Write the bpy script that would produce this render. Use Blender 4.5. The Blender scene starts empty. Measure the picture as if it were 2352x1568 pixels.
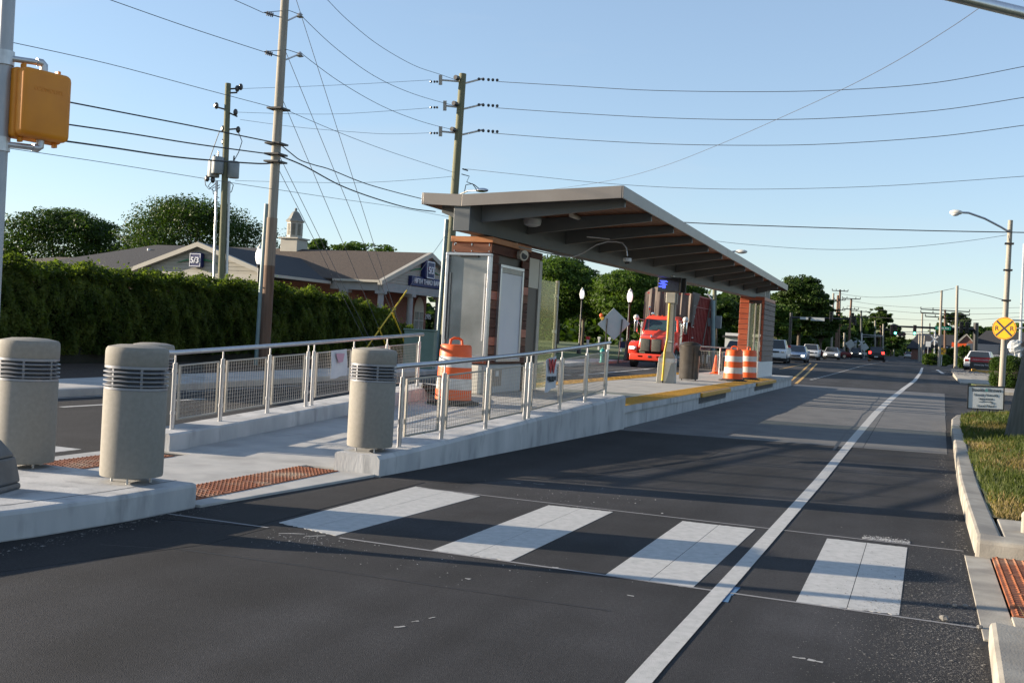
import bpy, bmesh, math, random
import numpy as np
from mathutils import Vector, Matrix
R_=math.radians
random.seed(7); rng=np.random.default_rng(7)
sc=bpy.context.scene
# ---------------------------------------------------------------- camera, sky, sun, exposure
F_=2450.0; ROLL=0.056; PD=R_(0.5687); YAW=R_(20.87); EYE=1.55
cy_,sy_=math.cos(YAW),math.sin(YAW)
cam=bpy.data.cameras.new('camera'); co=bpy.data.objects.new('camera',cam); sc.collection.objects.link(co)
cam.sensor_width=36; cam.lens=F_/2352*36; cam.clip_end=6000; cam.clip_start=.05
fwd=Vector((-sy_*math.cos(PD), cy_*math.cos(PD), -math.sin(PD)))
rt0=Vector((cy_,sy_,0)); up0=rt0.cross(fwd)
rt=rt0*math.cos(ROLL)+up0*math.sin(ROLL); up=-rt0*math.sin(ROLL)+up0*math.cos(ROLL)
mw=Matrix((rt,up,-fwd)).transposed().to_4x4(); mw.translation=Vector((0,0,EYE)); co.matrix_world=mw
sc.camera=co
SUN_EL=R_(12.0); SUN_AZ=R_(102)            # azimuth measured left of the road direction
sdir=Vector((-math.sin(SUN_AZ)*math.cos(SUN_EL), math.cos(SUN_AZ)*math.cos(SUN_EL), math.sin(SUN_EL)))
w=bpy.data.worlds.new('World'); sc.world=w; w.use_nodes=True
nt=w.node_tree; bg=nt.nodes['Background']; sky=nt.nodes.new('ShaderNodeTexSky')
sky.sky_type='NISHITA'; sky.sun_disc=False; sky.sun_elevation=SUN_EL; sky.sun_rotation=-SUN_AZ
sky.air_density=1.0; sky.dust_density=.25; sky.ozone_density=2.5; sky.altitude=200
gm=nt.nodes.new('ShaderNodeGamma'); gm.inputs[1].default_value=.72; nt.links.new(sky.outputs[0],gm.inputs[0]); 
sm_=nt.nodes.new('ShaderNodeMix'); sm_.data_type='RGBA'; sm_.blend_type='MULTIPLY'; sm_.inputs[0].default_value=1; sm_.inputs[7].default_value=(1.12,1.17,1.27,1); nt.links.new(gm.outputs[0],sm_.inputs[6])
tcw=nt.nodes.new('ShaderNodeTexCoord'); mpw=nt.nodes.new('ShaderNodeMapping'); mpw.inputs['Scale'].default_value=(1.2,1.2,7); nt.links.new(tcw.outputs['Generated'],mpw.inputs[0])
cn=nt.nodes.new('ShaderNodeTexNoise'); cn.inputs['Scale'].default_value=2.2; cn.inputs['Detail'].default_value=7; nt.links.new(mpw.outputs[0],cn.inputs['Vector'])
cr=nt.nodes.new('ShaderNodeMapRange'); cr.inputs[1].default_value=.50; cr.inputs[2].default_value=.80; cr.inputs[3].default_value=.09; cr.inputs[4].default_value=.36; nt.links.new(cn.outputs[0],cr.inputs[0])
cm=nt.nodes.new('ShaderNodeMix'); cm.data_type='RGBA'; nt.links.new(cr.outputs[0],cm.inputs[0]); nt.links.new(sm_.outputs[2],cm.inputs[6]); cm.inputs[7].default_value=(2.6,2.7,2.85,1)
nt.links.new(cm.outputs[2],bg.inputs[0]); bg.inputs[1].default_value=.105
sl=bpy.data.lights.new('sun','SUN'); so=bpy.data.objects.new('sun',sl); sc.collection.objects.link(so)
sl.energy=5.0; sl.angle=R_(.5); sl.color=(1,.85,.66); so.rotation_euler=sdir.to_track_quat('Z','Y').to_euler(); so.location=(-30,-10,40)
sc.view_settings.view_transform='Standard'; sc.view_settings.look='None'; sc.view_settings.gamma=1
sc.view_settings.use_curve_mapping=False; sc.view_settings.exposure=1.42
sc.cycles.max_bounces=6; sc.cycles.transparent_max_bounces=12
# ---------------------------------------------------------------- measuring helpers: turn a sight line into a place in the world
def ray(px,py):
    dx=px-1176; dy=py-784; c,s=math.cos(ROLL),math.sin(ROLL)
    x=dx*c+dy*s; y=-dx*s+dy*c
    return fwd*F_+rt0*x-up0*y
def G(px,py,z=0.):
    v=ray(px,py); t=(z-EYE)/v.z; return Vector((v.x*t,v.y*t,z))
def AX(px,py,X):
    v=ray(px,py); t=X/v.x; return Vector((X,v.y*t,EYE+v.z*t))
def AY(px,py,Y):
    v=ray(px,py); t=Y/v.y; return Vector((v.x*t,Y,EYE+v.z*t))
def D(px,py,Z):
    v=ray(px,py); t=Z/F_; return Vector((v.x*t,v.y*t,EYE+v.z*t))
def sm(a,b,x):
    t=min(1,max(0,(x-a)/(b-a))); return t*t*(3-2*t)
def RZ(y): return .25*sm(50,110,y)
def ramp(y): return .02+.36*min(1,max(0,(y-9.8)/7.7))
# ---------------------------------------------------------------- materials
MATS={}
def mat(name,col,rough=.6,metal=0,col2=None,scale=4,bump=0,bscale=60,detail=6,coords='Object',stretch=None,lo=.35,hi=.65,trans=0,emit=0,spec=.5,col3=None,scale3=.6,f3=(.45,.62)):
    if not emit and metal<.5: col=tuple(c*.80 for c in col); col2=col2 and tuple(c*.80 for c in col2); col3=col3 and tuple(c*.80 for c in col3)
    m=bpy.data.materials.new(name); m.use_nodes=True; n=m.node_tree; b=n.nodes['Principled BSDF']
    b.inputs['Roughness'].default_value=rough; b.inputs['Metallic'].default_value=metal
    b.inputs['Base Color'].default_value=(*col,1); b.inputs['Specular IOR Level'].default_value=spec
    tc=n.nodes.new('ShaderNodeTexCoord'); mp=n.nodes.new('ShaderNodeMapping'); n.links.new(tc.outputs[coords],mp.inputs[0])
    if stretch: mp.inputs['Scale'].default_value=stretch
    if col2:
        t=n.nodes.new('ShaderNodeTexNoise'); t.inputs['Scale'].default_value=scale; t.inputs['Detail'].default_value=detail
        n.links.new(mp.outputs[0],t.inputs['Vector'])
        r=n.nodes.new('ShaderNodeValToRGB'); r.color_ramp.elements[0].position=lo; r.color_ramp.elements[1].position=hi
        r.color_ramp.elements[0].color=(*col,1); r.color_ramp.elements[1].color=(*col2,1)
        n.links.new(t.outputs[0],r.inputs[0]); src=r.outputs[0]
        if col3:
            t3=n.nodes.new('ShaderNodeTexNoise'); t3.inputs['Scale'].default_value=scale3; t3.inputs['Detail'].default_value=5
            n.links.new(mp.outputs[0],t3.inputs['Vector'])
            mr=n.nodes.new('ShaderNodeMapRange'); mr.inputs[1].default_value=f3[0]; mr.inputs[2].default_value=f3[1]
            n.links.new(t3.outputs[0],mr.inputs[0])
            mx=n.nodes.new('ShaderNodeMix'); mx.data_type='RGBA'; n.links.new(mr.outputs[0],mx.inputs[0])
            n.links.new(src,mx.inputs[6]); mx.inputs[7].default_value=(*col3,1); src=mx.outputs[2]
        n.links.new(src,b.inputs['Base Color'])
    if bump:
        t2=n.nodes.new('ShaderNodeTexNoise'); t2.inputs['Scale'].default_value=bscale; t2.inputs['Detail'].default_value=4
        n.links.new(mp.outputs[0],t2.inputs['Vector'])
        bp=n.nodes.new('ShaderNodeBump'); bp.inputs['Strength'].default_value=bump; bp.inputs['Distance'].default_value=.02
        n.links.new(t2.outputs[0],bp.inputs['Height']); n.links.new(bp.outputs[0],b.inputs['Normal'])
    if emit:
        b.inputs['Emission Color'].default_value=(*col,1); b.inputs['Emission Strength'].default_value=emit
    m.diffuse_color=(*col,1); MATS[name]=m; return m
def leafmat(name,c1,c2,tr=.35,scale=1.5):
    m=bpy.data.materials.new(name); m.use_nodes=True; n=m.node_tree
    for x in list(n.nodes): n.nodes.remove(x)
    out=n.nodes.new('ShaderNodeOutputMaterial'); tc=n.nodes.new('ShaderNodeTexCoord')
    t=n.nodes.new('ShaderNodeTexNoise'); t.inputs['Scale'].default_value=scale; t.inputs['Detail'].default_value=8
    n.links.new(tc.outputs['Object'],t.inputs['Vector'])
    r=n.nodes.new('ShaderNodeValToRGB'); r.color_ramp.elements[0].position=.35; r.color_ramp.elements[1].position=.68
    r.color_ramp.elements[0].color=(*c1,1); r.color_ramp.elements[1].color=(*c2,1); n.links.new(t.outputs[0],r.inputs[0])
    p=n.nodes.new('ShaderNodeBsdfPrincipled'); p.inputs['Roughness'].default_value=.5; n.links.new(r.outputs[0],p.inputs['Base Color'])
    p.inputs['Specular IOR Level'].default_value=.12
    tl=n.nodes.new('ShaderNodeBsdfTranslucent'); mul=n.nodes.new('ShaderNodeMix'); mul.data_type='RGBA'; mul.blend_type='MULTIPLY'; mul.inputs[0].default_value=1
    n.links.new(r.outputs[0],mul.inputs[6]); mul.inputs[7].default_value=(1.5,1.7,.5,1); n.links.new(mul.outputs[2],tl.inputs[0])
    mx=n.nodes.new('ShaderNodeMixShader'); mx.inputs[0].default_value=tr
    n.links.new(p.outputs[0],mx.inputs[1]); n.links.new(tl.outputs[0],mx.inputs[2]); n.links.new(mx.outputs[0],out.inputs[0])
    MATS[name]=m; return m
def glassmat(name,col,alpha=.7,rough=.05):
    m=bpy.data.materials.new(name); m.use_nodes=True; n=m.node_tree; b=n.nodes['Principled BSDF']; out=n.nodes['Material Output']
    b.inputs['Base Color'].default_value=(*col,1); b.inputs['Roughness'].default_value=rough
    t=n.nodes.new('ShaderNodeBsdfTransparent'); t.inputs[0].default_value=(.92,.95,.84,1); mx=n.nodes.new('ShaderNodeMixShader'); mx.inputs[0].default_value=alpha
    n.links.new(t.outputs[0],mx.inputs[1]); n.links.new(b.outputs[0],mx.inputs[2]); n.links.new(mx.outputs[0],out.inputs[0])
    MATS[name]=m; return m
def asphaltmat(name,base,var,patch,light):
    m=bpy.data.materials.new(name); m.use_nodes=True; n=m.node_tree; b=n.nodes['Principled BSDF']; b.inputs['Roughness'].default_value=.88; b.inputs['Specular IOR Level'].default_value=.3
    tc=n.nodes.new('ShaderNodeTexCoord')
    def noise(scale,detail,st=(1,1,1)):
        mp=n.nodes.new('ShaderNodeMapping'); mp.inputs['Scale'].default_value=st; n.links.new(tc.outputs['Object'],mp.inputs[0])
        t=n.nodes.new('ShaderNodeTexNoise'); t.inputs['Scale'].default_value=scale; t.inputs['Detail'].default_value=detail; n.links.new(mp.outputs[0],t.inputs['Vector']); return t.outputs[0]
    def rng_(src,a,b_,lo,hi):
        q=n.nodes.new('ShaderNodeMapRange'); q.inputs[1].default_value=a; q.inputs[2].default_value=b_; q.inputs[3].default_value=lo; q.inputs[4].default_value=hi; n.links.new(src,q.inputs[0]); return q.outputs[0]
    def mul(a,b_):
        q=n.nodes.new('ShaderNodeMath'); q.operation='MULTIPLY'; n.links.new(a,q.inputs[0]); n.links.new(b_,q.inputs[1]); return q.outputs[0]
    f=mul(mul(mul(rng_(noise(170,2),.3,.7,1-var,1+var),rng_(noise(45,4),.3,.7,.72,1.28)),rng_(noise(1.1,8),.3,.75,1-patch,1+patch)),mul(rng_(noise(1.0,4,(1.6,.05,1)),.35,.7,1-patch*.8,1+patch*.8),rng_(noise(.25,5),.3,.7,1-patch,1+patch)))
    v=n.nodes.new('ShaderNodeTexVoronoi'); v.inputs['Scale'].default_value=55; n.links.new(tc.outputs['Object'],v.inputs['Vector'])
    sp=rng_(v.outputs['Distance'],.10,.16,light,0.)
    sp=mul(sp,rng_(noise(9,3),.5,.62,0,1))
    mx=n.nodes.new('ShaderNodeMix'); mx.data_type='RGBA'; mx.blend_type='MULTIPLY'; mx.inputs[0].default_value=1; mx.inputs[6].default_value=(*base,1); n.links.new(f,mx.inputs[7])
    m2=n.nodes.new('ShaderNodeMix'); m2.data_type='RGBA'; n.links.new(sp,m2.inputs[0]); n.links.new(mx.outputs[2],m2.inputs[6]); m2.inputs[7].default_value=(.20,.19,.18,1)
    n.links.new(m2.outputs[2],b.inputs['Base Color'])
    bp=n.nodes.new('ShaderNodeBump'); bp.inputs['Strength'].default_value=.6; bp.inputs['Distance'].default_value=.008; n.links.new(noise(160,3),bp.inputs['Height']); n.links.new(bp.outputs[0],b.inputs['Normal'])
    MATS[name]=m; return m
asphalt=asphaltmat('asphalt',(.0250,.0250,.0276),.55,.42,.4)
asphalt_new=asphaltmat('asphalt_new',(.019,.0183,.0195),.5,.30,.3)
conc=mat('concrete',(.40,.40,.39),.85,col2=(.49,.48,.46),scale=3,bump=.07,bscale=90,col3=(.31,.305,.295),scale3=1.6,f3=(.50,.72),detail=9)
conc_wall=mat('concrete_wall',(.41,.42,.43),.85,col2=(.58,.58,.58),scale=2.6,bump=.14,bscale=45,stretch=(1,1,.30),col3=(.28,.285,.29),scale3=5.5,f3=(.54,.76),detail=10)
conc_pad=mat('concrete_pad',(.10,.102,.106),.85,col2=(.145,.143,.142),scale=2,bump=.15,bscale=120,col3=(.14,.14,.14),scale3=.7,f3=(.5,.7))
conc_old=mat('concrete_old',(.34,.31,.26),.9,col2=(.44,.41,.35),scale=5,bump=.13,bscale=80,col3=(.25,.23,.2),scale3=2)
boll=mat('bollard_concrete',(.262,.245,.21),.85,col2=(.295,.275,.24),scale=30,bump=.10,bscale=190,col3=(.38,.36,.33),scale3=16,f3=(.70,.80),detail=12)
bollm=mat('bollard_metal',(.27,.28,.31),.4,.3,col2=(.31,.32,.35),scale=9)
paint=mat('road_paint',(.46,.46,.445),.75,col2=(.55,.545,.53),scale=14,bump=.2,bscale=150,col3=(.30,.295,.285),scale3=22,f3=(.60,.80),detail=10)
paint_y=mat('road_paint_yellow',(.55,.30,.05),.7,col2=(.62,.36,.08),scale=12)
grass_g=mat('grass_ground',(.045,.07,.018),.95,col2=(.09,.11,.035),scale=2,bump=.8,bscale=40,col3=(.14,.11,.05),scale3=.8,f3=(.5,.65))
mulch=mat('mulch',(.03,.019,.012),.95,col2=(.06,.04,.028),scale=14,bump=1,bscale=40)
steel=mat('stainless',(.42,.42,.44),.30,.9,col2=(.48,.48,.50),scale=20,stretch=(1,1,.1))
steel_d=mat('steel_dull',(.34,.32,.29),.45,.7,col2=(.29,.28,.26),scale=8)
galv=mat('galvanised',(.45,.46,.47),.4,.7,col2=(.55,.55,.56),scale=15)
polegrey=mat('pole_grey',(.42,.44,.47),.45,.3,col2=(.48,.49,.51),scale=6)
sigor=mat('signal_orange',(.86,.30,.008),.5,col2=(.78,.26,.008),scale=5)
tact=mat('tactile_rust',(.20,.05,.015),.85,col2=(.31,.10,.035),scale=7,bump=.2,bscale=90,col3=(.36,.25,.17),scale3=2.2,f3=(.52,.7),detail=9)
tacty=mat('tactile_yellow',(.62,.34,.03),.6,col2=(.50,.26,.03),scale=6,bump=.1,bscale=90)
woodA=mat('plank_red',(.36,.065,.026),.45,col2=(.50,.12,.05),scale=3,stretch=(.6,.6,9),bump=.1,bscale=40)
woodB=mat('plank_brown',(.15,.055,.03),.6,col2=(.23,.09,.05),scale=3,stretch=(.6,.6,9),bump=.1,spec=.25)
woodC=mat('plank_dark',(.085,.030,.020),.65,col2=(.13,.05,.032),scale=3,stretch=(.6,.6,9),bump=.1,spec=.2)
woodShade=mat('plank_shaded',(.17,.125,.105),.7,col2=(.24,.19,.165),scale=3,stretch=(.6,.6,9),bump=.1)  # far kiosk's side planks: shade of that face put into the colour
woodO=mat('trim_orange',(.46,.17,.055),.5,col2=(.54,.22,.08),scale=4,stretch=(1,1,6))
soffit=mat('soffit_wood',(.20,.07,.03),.6,col2=(.30,.12,.055),scale=3,stretch=(6,.4,1))
fasc=mat('fascia_metal',(.27,.238,.212),.42,.3,col2=(.30,.268,.24),scale=2)
gird=mat('girder_paint',(.11,.122,.13),.5,.1,col2=(.13,.14,.145),scale=2)
caseback=mat('brushed_sheet',(.17,.175,.17),.38,.75,col2=(.30,.305,.30),scale=1.2,bump=.05,bscale=20)
poster=mat('white_poster',(.62,.64,.72),.35,col2=(.70,.70,.76),scale=1.1)
cream=mat('cream_panel',(.68,.64,.54),.6,col2=(.74,.70,.60),scale=2)
baseconc=mat('kiosk_base',(.46,.46,.46),.75,col2=(.52,.52,.5),scale=2)
rustbox=mat('box_rust',(.28,.22,.17),.6,col2=(.35,.3,.25),scale=12)
dark_open=mat('dark_recess',(.09,.08,.065),.5,.3,col2=(.12,.10,.085),scale=2)
glass=glassmat('shelter_glass',(.50,.50,.30),.30,.08)
black=mat('black_paint',(.012,.012,.014),.4,col2=(.018,.018,.02),scale=9)
blackp=mat('black_plastic',(.02,.02,.022),.5,col2=(.03,.03,.03),scale=9)
rubber=mat('rubber',(.018,.018,.018),.85,col2=(.03,.028,.026),scale=12,bump=.2)
drumo=mat('drum_orange',(.92,.13,.012),.5,col2=(.80,.10,.010),scale=5)
drumw=mat('drum_white',(.72,.70,.66),.5,col2=(.60,.57,.53),scale=6,col3=(.35,.3,.27),scale3=4,f3=(.66,.72))
yellow=mat('conduit_yellow',(.72,.50,.01),.5,col2=(.66,.44,.01),scale=7)
trash=mat('trash_bronze',(.10,.09,.08),.35,.5,col2=(.13,.12,.11),scale=5)
truckred=mat('truck_red',(1.0,.085,.04),.3,col2=(.95,.075,.036),scale=3)
contred=mat('container_red',(.26,.018,.014),.55,col2=(.36,.04,.03),scale=4,col3=(.30,.10,.08),scale3=6,f3=(.62,.75))
tarp=mat('tarp',(.11,.085,.07),.8,col2=(.19,.15,.125),scale=2,stretch=(3,3,.4),bump=.3,bscale=8)
chrome=mat('chrome',(.65,.65,.66),.15,1)
meshg=mat('grille_mesh',(.06,.055,.045),.6,.3,col2=(.20,.19,.15),scale=140,lo=.45,hi=.55)
lampon=mat('headlight_lit',(1,.88,.68),.3,emit=2.6)
taillamp=mat('taillight_lit',(1,.03,.02),.3,emit=2.5)
greenlit=mat('green_lit',(.15,1,.62),.3,emit=2.2)
redlens=mat('red_lens',(.10,.008,.008),.3)
carglass=mat('car_glass',(.025,.03,.035),.08,0,spec=.8)
windsh=glassmat('windshield',(.05,.10,.12),.55,.05)
pole_w=mat('pole_wood',(.30,.27,.225),.85,col2=(.40,.37,.31),scale=3,stretch=(6,6,.3),bump=.3,bscale=30)
pole_b=mat('pole_wood_brown',(.13,.072,.045),.85,col2=(.22,.135,.09),scale=3,stretch=(6,6,.3),bump=.3,bscale=30)
pole_g=mat('pole_wood_green',(.15,.16,.095),.85,col2=(.22,.21,.13),scale=3,stretch=(6,6,.3),bump=.3,bscale=30)
pole_dk=mat('pole_wood_dark',(.09,.095,.08),.9,col2=(.14,.14,.12),scale=3,stretch=(6,6,.3),bump=.4,bscale=30)
teal=mat('conduit_teal',(.22,.32,.33),.5,col2=(.28,.38,.38),scale=5)
wirem=mat('wire_black',(.02,.02,.022),.6)
wireg=mat('wire_grey',(.10,.10,.11),.5,.3)
porc=mat('porcelain_dark',(.05,.045,.045),.3)
transf=mat('transformer_grey',(.24,.27,.28),.5,col2=(.29,.31,.32),scale=4)
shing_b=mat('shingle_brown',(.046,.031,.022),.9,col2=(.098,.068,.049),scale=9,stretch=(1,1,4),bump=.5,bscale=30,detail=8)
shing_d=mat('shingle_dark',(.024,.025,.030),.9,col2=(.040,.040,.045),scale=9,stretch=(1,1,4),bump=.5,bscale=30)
siding=mat('siding',(.36,.34,.29),.7,col2=(.40,.38,.33),scale=1)
trimb=mat('building_trim',(.44,.41,.35),.65,col2=(.48,.45,.38),scale=2)
colgrey=mat('column_grey',(.30,.30,.29),.7,col2=(.34,.34,.33),scale=2)
def brick(name,c1,c2,mortar,sc_):
    m=bpy.data.materials.new(name); m.use_nodes=True; n=m.node_tree; b=n.nodes['Principled BSDF']; b.inputs['Roughness'].default_value=.85
    tc=n.nodes.new('ShaderNodeTexCoord'); mp=n.nodes.new('ShaderNodeMapping'); mp.inputs['Rotation'].default_value=(R_(90),0,R_(0))
    sep=n.nodes.new('ShaderNodeSeparateXYZ'); add=n.nodes.new('ShaderNodeMath'); cmb=n.nodes.new('ShaderNodeCombineXYZ')
    n.links.new(tc.outputs['Object'],sep.inputs[0]); n.links.new(sep.outputs[0],add.inputs[0]); n.links.new(sep.outputs[1],add.inputs[1])
    n.links.new(add.outputs[0],cmb.inputs[0]); n.links.new(sep.outputs[2],cmb.inputs[1])
    t=n.nodes.new('ShaderNodeTexBrick'); t.inputs['Scale'].default_value=sc_; t.inputs['Color1'].default_value=(*c1,1); t.inputs['Color2'].default_value=(*c2,1); t.inputs['Mortar'].default_value=(*mortar,1)
    n.links.new(cmb.outputs[0],t.inputs['Vector']); n.links.new(t.outputs[0],b.inputs['Base Color']); MATS[name]=m; return m
brickm=brick('brick_red',(.17,.055,.035),(.22,.08,.05),(.25,.2,.17),4)
signblue=mat('sign_blue',(.012,.02,.12),.4)
signgreen=mat('swoosh_green',(.01,.16,.06),.4)
white=mat('white_paint',(.75,.75,.74),.5,col2=(.7,.7,.69),scale=5)
letterw=mat('letter_white',(.78,.78,.82),.5)
signwhite=mat('sign_white',(.60,.64,.66),.5,col2=(.66,.69,.70),scale=3)
signback=mat('sign_back',(.50,.54,.54),.45,.3,col2=(.56,.59,.58),scale=2)
rrsign=mat('sign_yellow',(1.0,.47,.008),.45,col2=(1.0,.44,.008),scale=4)
greensign=mat('sign_green',(.0,.18,.12),.4)
bannerw=mat('banner_white',(.62,.62,.66),.7,col2=(.70,.70,.72),scale=5)
bannerr=mat('banner_red',(.55,.02,.02),.6)
bannerp=mat('banner_pink',(.60,.34,.42),.7)
inkm=mat('ink_dark',(.03,.035,.04),.6)
inkg=mat('ink_teal',(.06,.32,.28),.6)
hydm=mat('hydrant_teal',(.02,.30,.26),.5,col2=(.02,.25,.22),scale=6)
util=mat('utility_green',(.16,.24,.19),.6,col2=(.19,.27,.22),scale=3)
orangeflag=mat('orange_banner',(.85,.10,.01),.6)
globe=mat('lamp_globe',(.80,.78,.74),.25,emit=.35)
screenb=mat('screen_dark',(.008,.01,.03),.15,spec=.6)
screenl=mat('screen_lit',(.05,.08,.75),.3,emit=.9)
barkm=mat('bark',(.09,.07,.05),.95,col2=(.14,.11,.085),scale=8,stretch=(3,3,.5),bump=.5,bscale=20)
lf_dark=leafmat('leaf_dark',(.018,.036,.008),(.052,.085,.017),.28)
lf_mid=leafmat('leaf_mid',(.030,.06,.011),(.095,.145,.03),.36)
lf_hedge=leafmat('leaf_hedge',(.030,.050,.010),(.125,.155,.038),.48,1.4)
lf_yew=leafmat('leaf_yew',(.02,.045,.006),(.045,.075,.012),.2,3)
blade=leafmat('grass_blade',(.045,.065,.018),(.10,.11,.035),.3,1.2)
bladed=leafmat('grass_dry',(.16,.12,.055),(.26,.20,.10),.3,1.2)
gravelm=mat('gravel',(.13,.125,.115),.9,col2=(.30,.285,.265),scale=25)
hazem=mat('far_foliage',(.03,.055,.02),.9,col2=(.05,.08,.03),scale=.2)
# ---------------------------------------------------------------- mesh helpers
LOC={}
def T_(parent):
    return LOC.get(parent.name) if parent is not None else None
class MB:
    def __init__(s): s.v=[]; s.f=[]
    def add(s,vs,fs):
        o=len(s.v); s.v+= [tuple(v) for v in vs]; s.f+=[tuple(i+o for i in f) for f in fs]; return s
    def box(s,c,d,rz=0,rx=0,ry=0):
        m=Matrix.Translation(Vector(c))@Matrix.Rotation(rz,4,'Z')@Matrix.Rotation(ry,4,'Y')@Matrix.Rotation(rx,4,'X')
        vs=[m@Vector((x*d[0]/2,y*d[1]/2,z*d[2]/2)) for x in(-1,1) for y in(-1,1) for z in(-1,1)]
        return s.add(vs,[(0,1,3,2),(4,6,7,5),(0,4,5,1),(2,3,7,6),(0,2,6,4),(1,5,7,3)])
    def bx(s,x0,x1,y0,y1,z0,z1): return s.box(((x0+x1)/2,(y0+y1)/2,(z0+z1)/2),(abs(x1-x0),abs(y1-y0),abs(z1-z0)))
    def hexa(s,b,t): # b,t : 4 bottom,4 top verts (ccw from above)
        return s.add(list(b)+list(t),[(3,2,1,0),(4,5,6,7),(0,1,5,4),(1,2,6,5),(2,3,7,6),(3,0,4,7)])
    def quad(s,a,b,c,d): return s.add([a,b,c,d],[(0,1,2,3)])
    def prism(s,poly,z0,z1):
        n=len(poly); vs=[(p[0],p[1],z0) for p in poly]+[(p[0],p[1],z1) for p in poly]
        return s.add(vs,[tuple(range(n-1,-1,-1)),tuple(range(n,2*n))]+[(i,(i+1)%n,n+(i+1)%n,n+i) for i in range(n)])
    def ext(s,poly,off): # planar polygon of 3d points, extruded by vector
        n=len(poly); off=Vector(off); vs=[Vector(p) for p in poly]; vs+= [v+off for v in vs]
        return s.add(vs,[tuple(range(n-1,-1,-1)),tuple(range(n,2*n))]+[(i,(i+1)%n,n+(i+1)%n,n+i) for i in range(n)])
    def cyl(s,p0,p1,r0,r1=None,n=10,cap=True):
        r1=r0 if r1 is None else r1; p0=Vector(p0); p1=Vector(p1); d=(p1-p0).normalized()
        a=d.orthogonal().normalized(); b=d.cross(a)
        vs=[];
        for p,r in((p0,r0),(p1,r1)):
            for i in range(n):
                t=2*math.pi*i/n; vs.append(p+a*(r*math.cos(t))+b*(r*math.sin(t)))
        fs=[(i,(i+1)%n,n+(i+1)%n,n+i) for i in range(n)]
        if cap: fs+=[tuple(range(n-1,-1,-1)),tuple(range(n,2*n))]
        return s.add(vs,fs)
    def tube(s,pts,r,n=6,cap=True):
        pts=[Vector(p) for p in pts]; vs=[]; a=None
        rr=r if isinstance(r,(list,tuple)) else [r]*len(pts)
        for i,p in enumerate(pts):
            d=(pts[min(i+1,len(pts)-1)]-pts[max(i-1,0)]).normalized()
            if a is None: a=d.orthogonal().normalized()
            else: a=(a-d*a.dot(d)).normalized()
            b=d.cross(a)
            for k in range(n):
                t=2*math.pi*k/n; vs.append(p+a*(rr[i]*math.cos(t))+b*(rr[i]*math.sin(t)))
        m=len(pts); fs=[(j*n+i,j*n+(i+1)%n,(j+1)*n+(i+1)%n,(j+1)*n+i) for j in range(m-1) for i in range(n)]
        if cap: fs+=[tuple(range(n-1,-1,-1)),tuple(range((m-1)*n,m*n))]
        return s.add(vs,fs)
    def lathe(s,prof,c=(0,0,0),n=24,cap=True):
        vs=[];m=len(prof)
        for r,z in prof:
            for i in range(n):
                t=2*math.pi*i/n; vs.append((c[0]+r*math.cos(t),c[1]+r*math.sin(t),c[2]+z))
        fs=[(j*n+i,j*n+(i+1)%n,(j+1)*n+(i+1)%n,(j+1)*n+i) for j in range(m-1) for i in range(n)]
        if cap: fs+=[tuple(range(n-1,-1,-1)),tuple(range((m-1)*n,m*n))]
        return s.add(vs,fs)
    def sphere(s,c,r,n=10,m=6,sc=(1,1,1)):
        prof=[(math.sin(math.pi*j/m)*r,-math.cos(math.pi*j/m)*r) for j in range(m+1)]
        prof[0]=(r*.02,-r);prof[-1]=(r*.02,r)
        o=len(s.v); s.lathe(prof,(0,0,0),n)
        for i in range(o,len(s.v)):
            v=s.v[i]; s.v[i]=(c[0]+v[0]*sc[0],c[1]+v[1]*sc[1],c[2]+v[2]*sc[2])
        return s
    def xf(s,m):
        s.v=[tuple(m@Vector(v)) for v in s.v]; return s
    def build(s,name,m,parent=None,smooth=False,world=False,bevel=0,seg=2,kind=None,label=None,cat=None,group=None,fixn=True):
        me=bpy.data.meshes.new(name); vs=s.v
        M=T_(parent)
        if world and M is not None:
            iv=M.inverted(); vs=[tuple(iv@Vector(v)) for v in vs]
        me.from_pydata(vs,[],s.f); me.materials.append(m)
        if bevel or fixn:
            b=bmesh.new(); b.from_mesh(me)
            if fixn: bmesh.ops.recalc_face_normals(b,faces=b.faces)
            if bevel:
                es=[e for e in b.edges if len(e.link_faces)==2 and e.calc_face_angle(0)>R_(25)]
                bmesh.ops.bevel(b,geom=es,offset=bevel,segments=seg,affect='EDGES',profile=.5,clamp_overlap=True)
            b.to_mesh(me); b.free()
        if smooth:
            me.polygons.foreach_set('use_smooth',[True]*len(me.polygons))
            try: me.set_sharp_from_angle(angle=R_(38))
            except Exception: pass
        o=bpy.data.objects.new(name,me); sc.collection.objects.link(o)
        if parent is not None: o.parent=parent; LOC[o.name]=LOC.get(parent.name)
        if kind:o['kind']=kind
        if label:o['label']=label
        if cat:o['category']=cat
        if group:o['group']=group
        return o
def thing(name,label,cat,loc=(0,0,0),rz=0,group=None):
    o=bpy.data.objects.new(name,None); sc.collection.objects.link(o); o.empty_display_size=.2
    o.location=loc; o.rotation_euler=(0,0,rz); o['label']=label; o['category']=cat
    if group:o['group']=group
    LOC[o.name]=Matrix.Translation(Vector(loc))@Matrix.Rotation(rz,4,'Z'); return o
def kids(o): return [c for c in sc.objects if c.parent==o]
def dup(root,loc,rz=None,label=None,scale=None):
    r=root.copy(); sc.collection.objects.link(r); r.location=loc
    if rz is not None: r.rotation_euler=(0,0,rz)
    if scale: r.scale=scale if hasattr(scale,'__len__') else (scale,)*3
    if label:r['label']=label
    for ch in kids(root):
        c=ch.copy(); sc.collection.objects.link(c); c.parent=r
        for g in kids(ch):
            d=g.copy(); sc.collection.objects.link(d); d.parent=c
    return r
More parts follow.
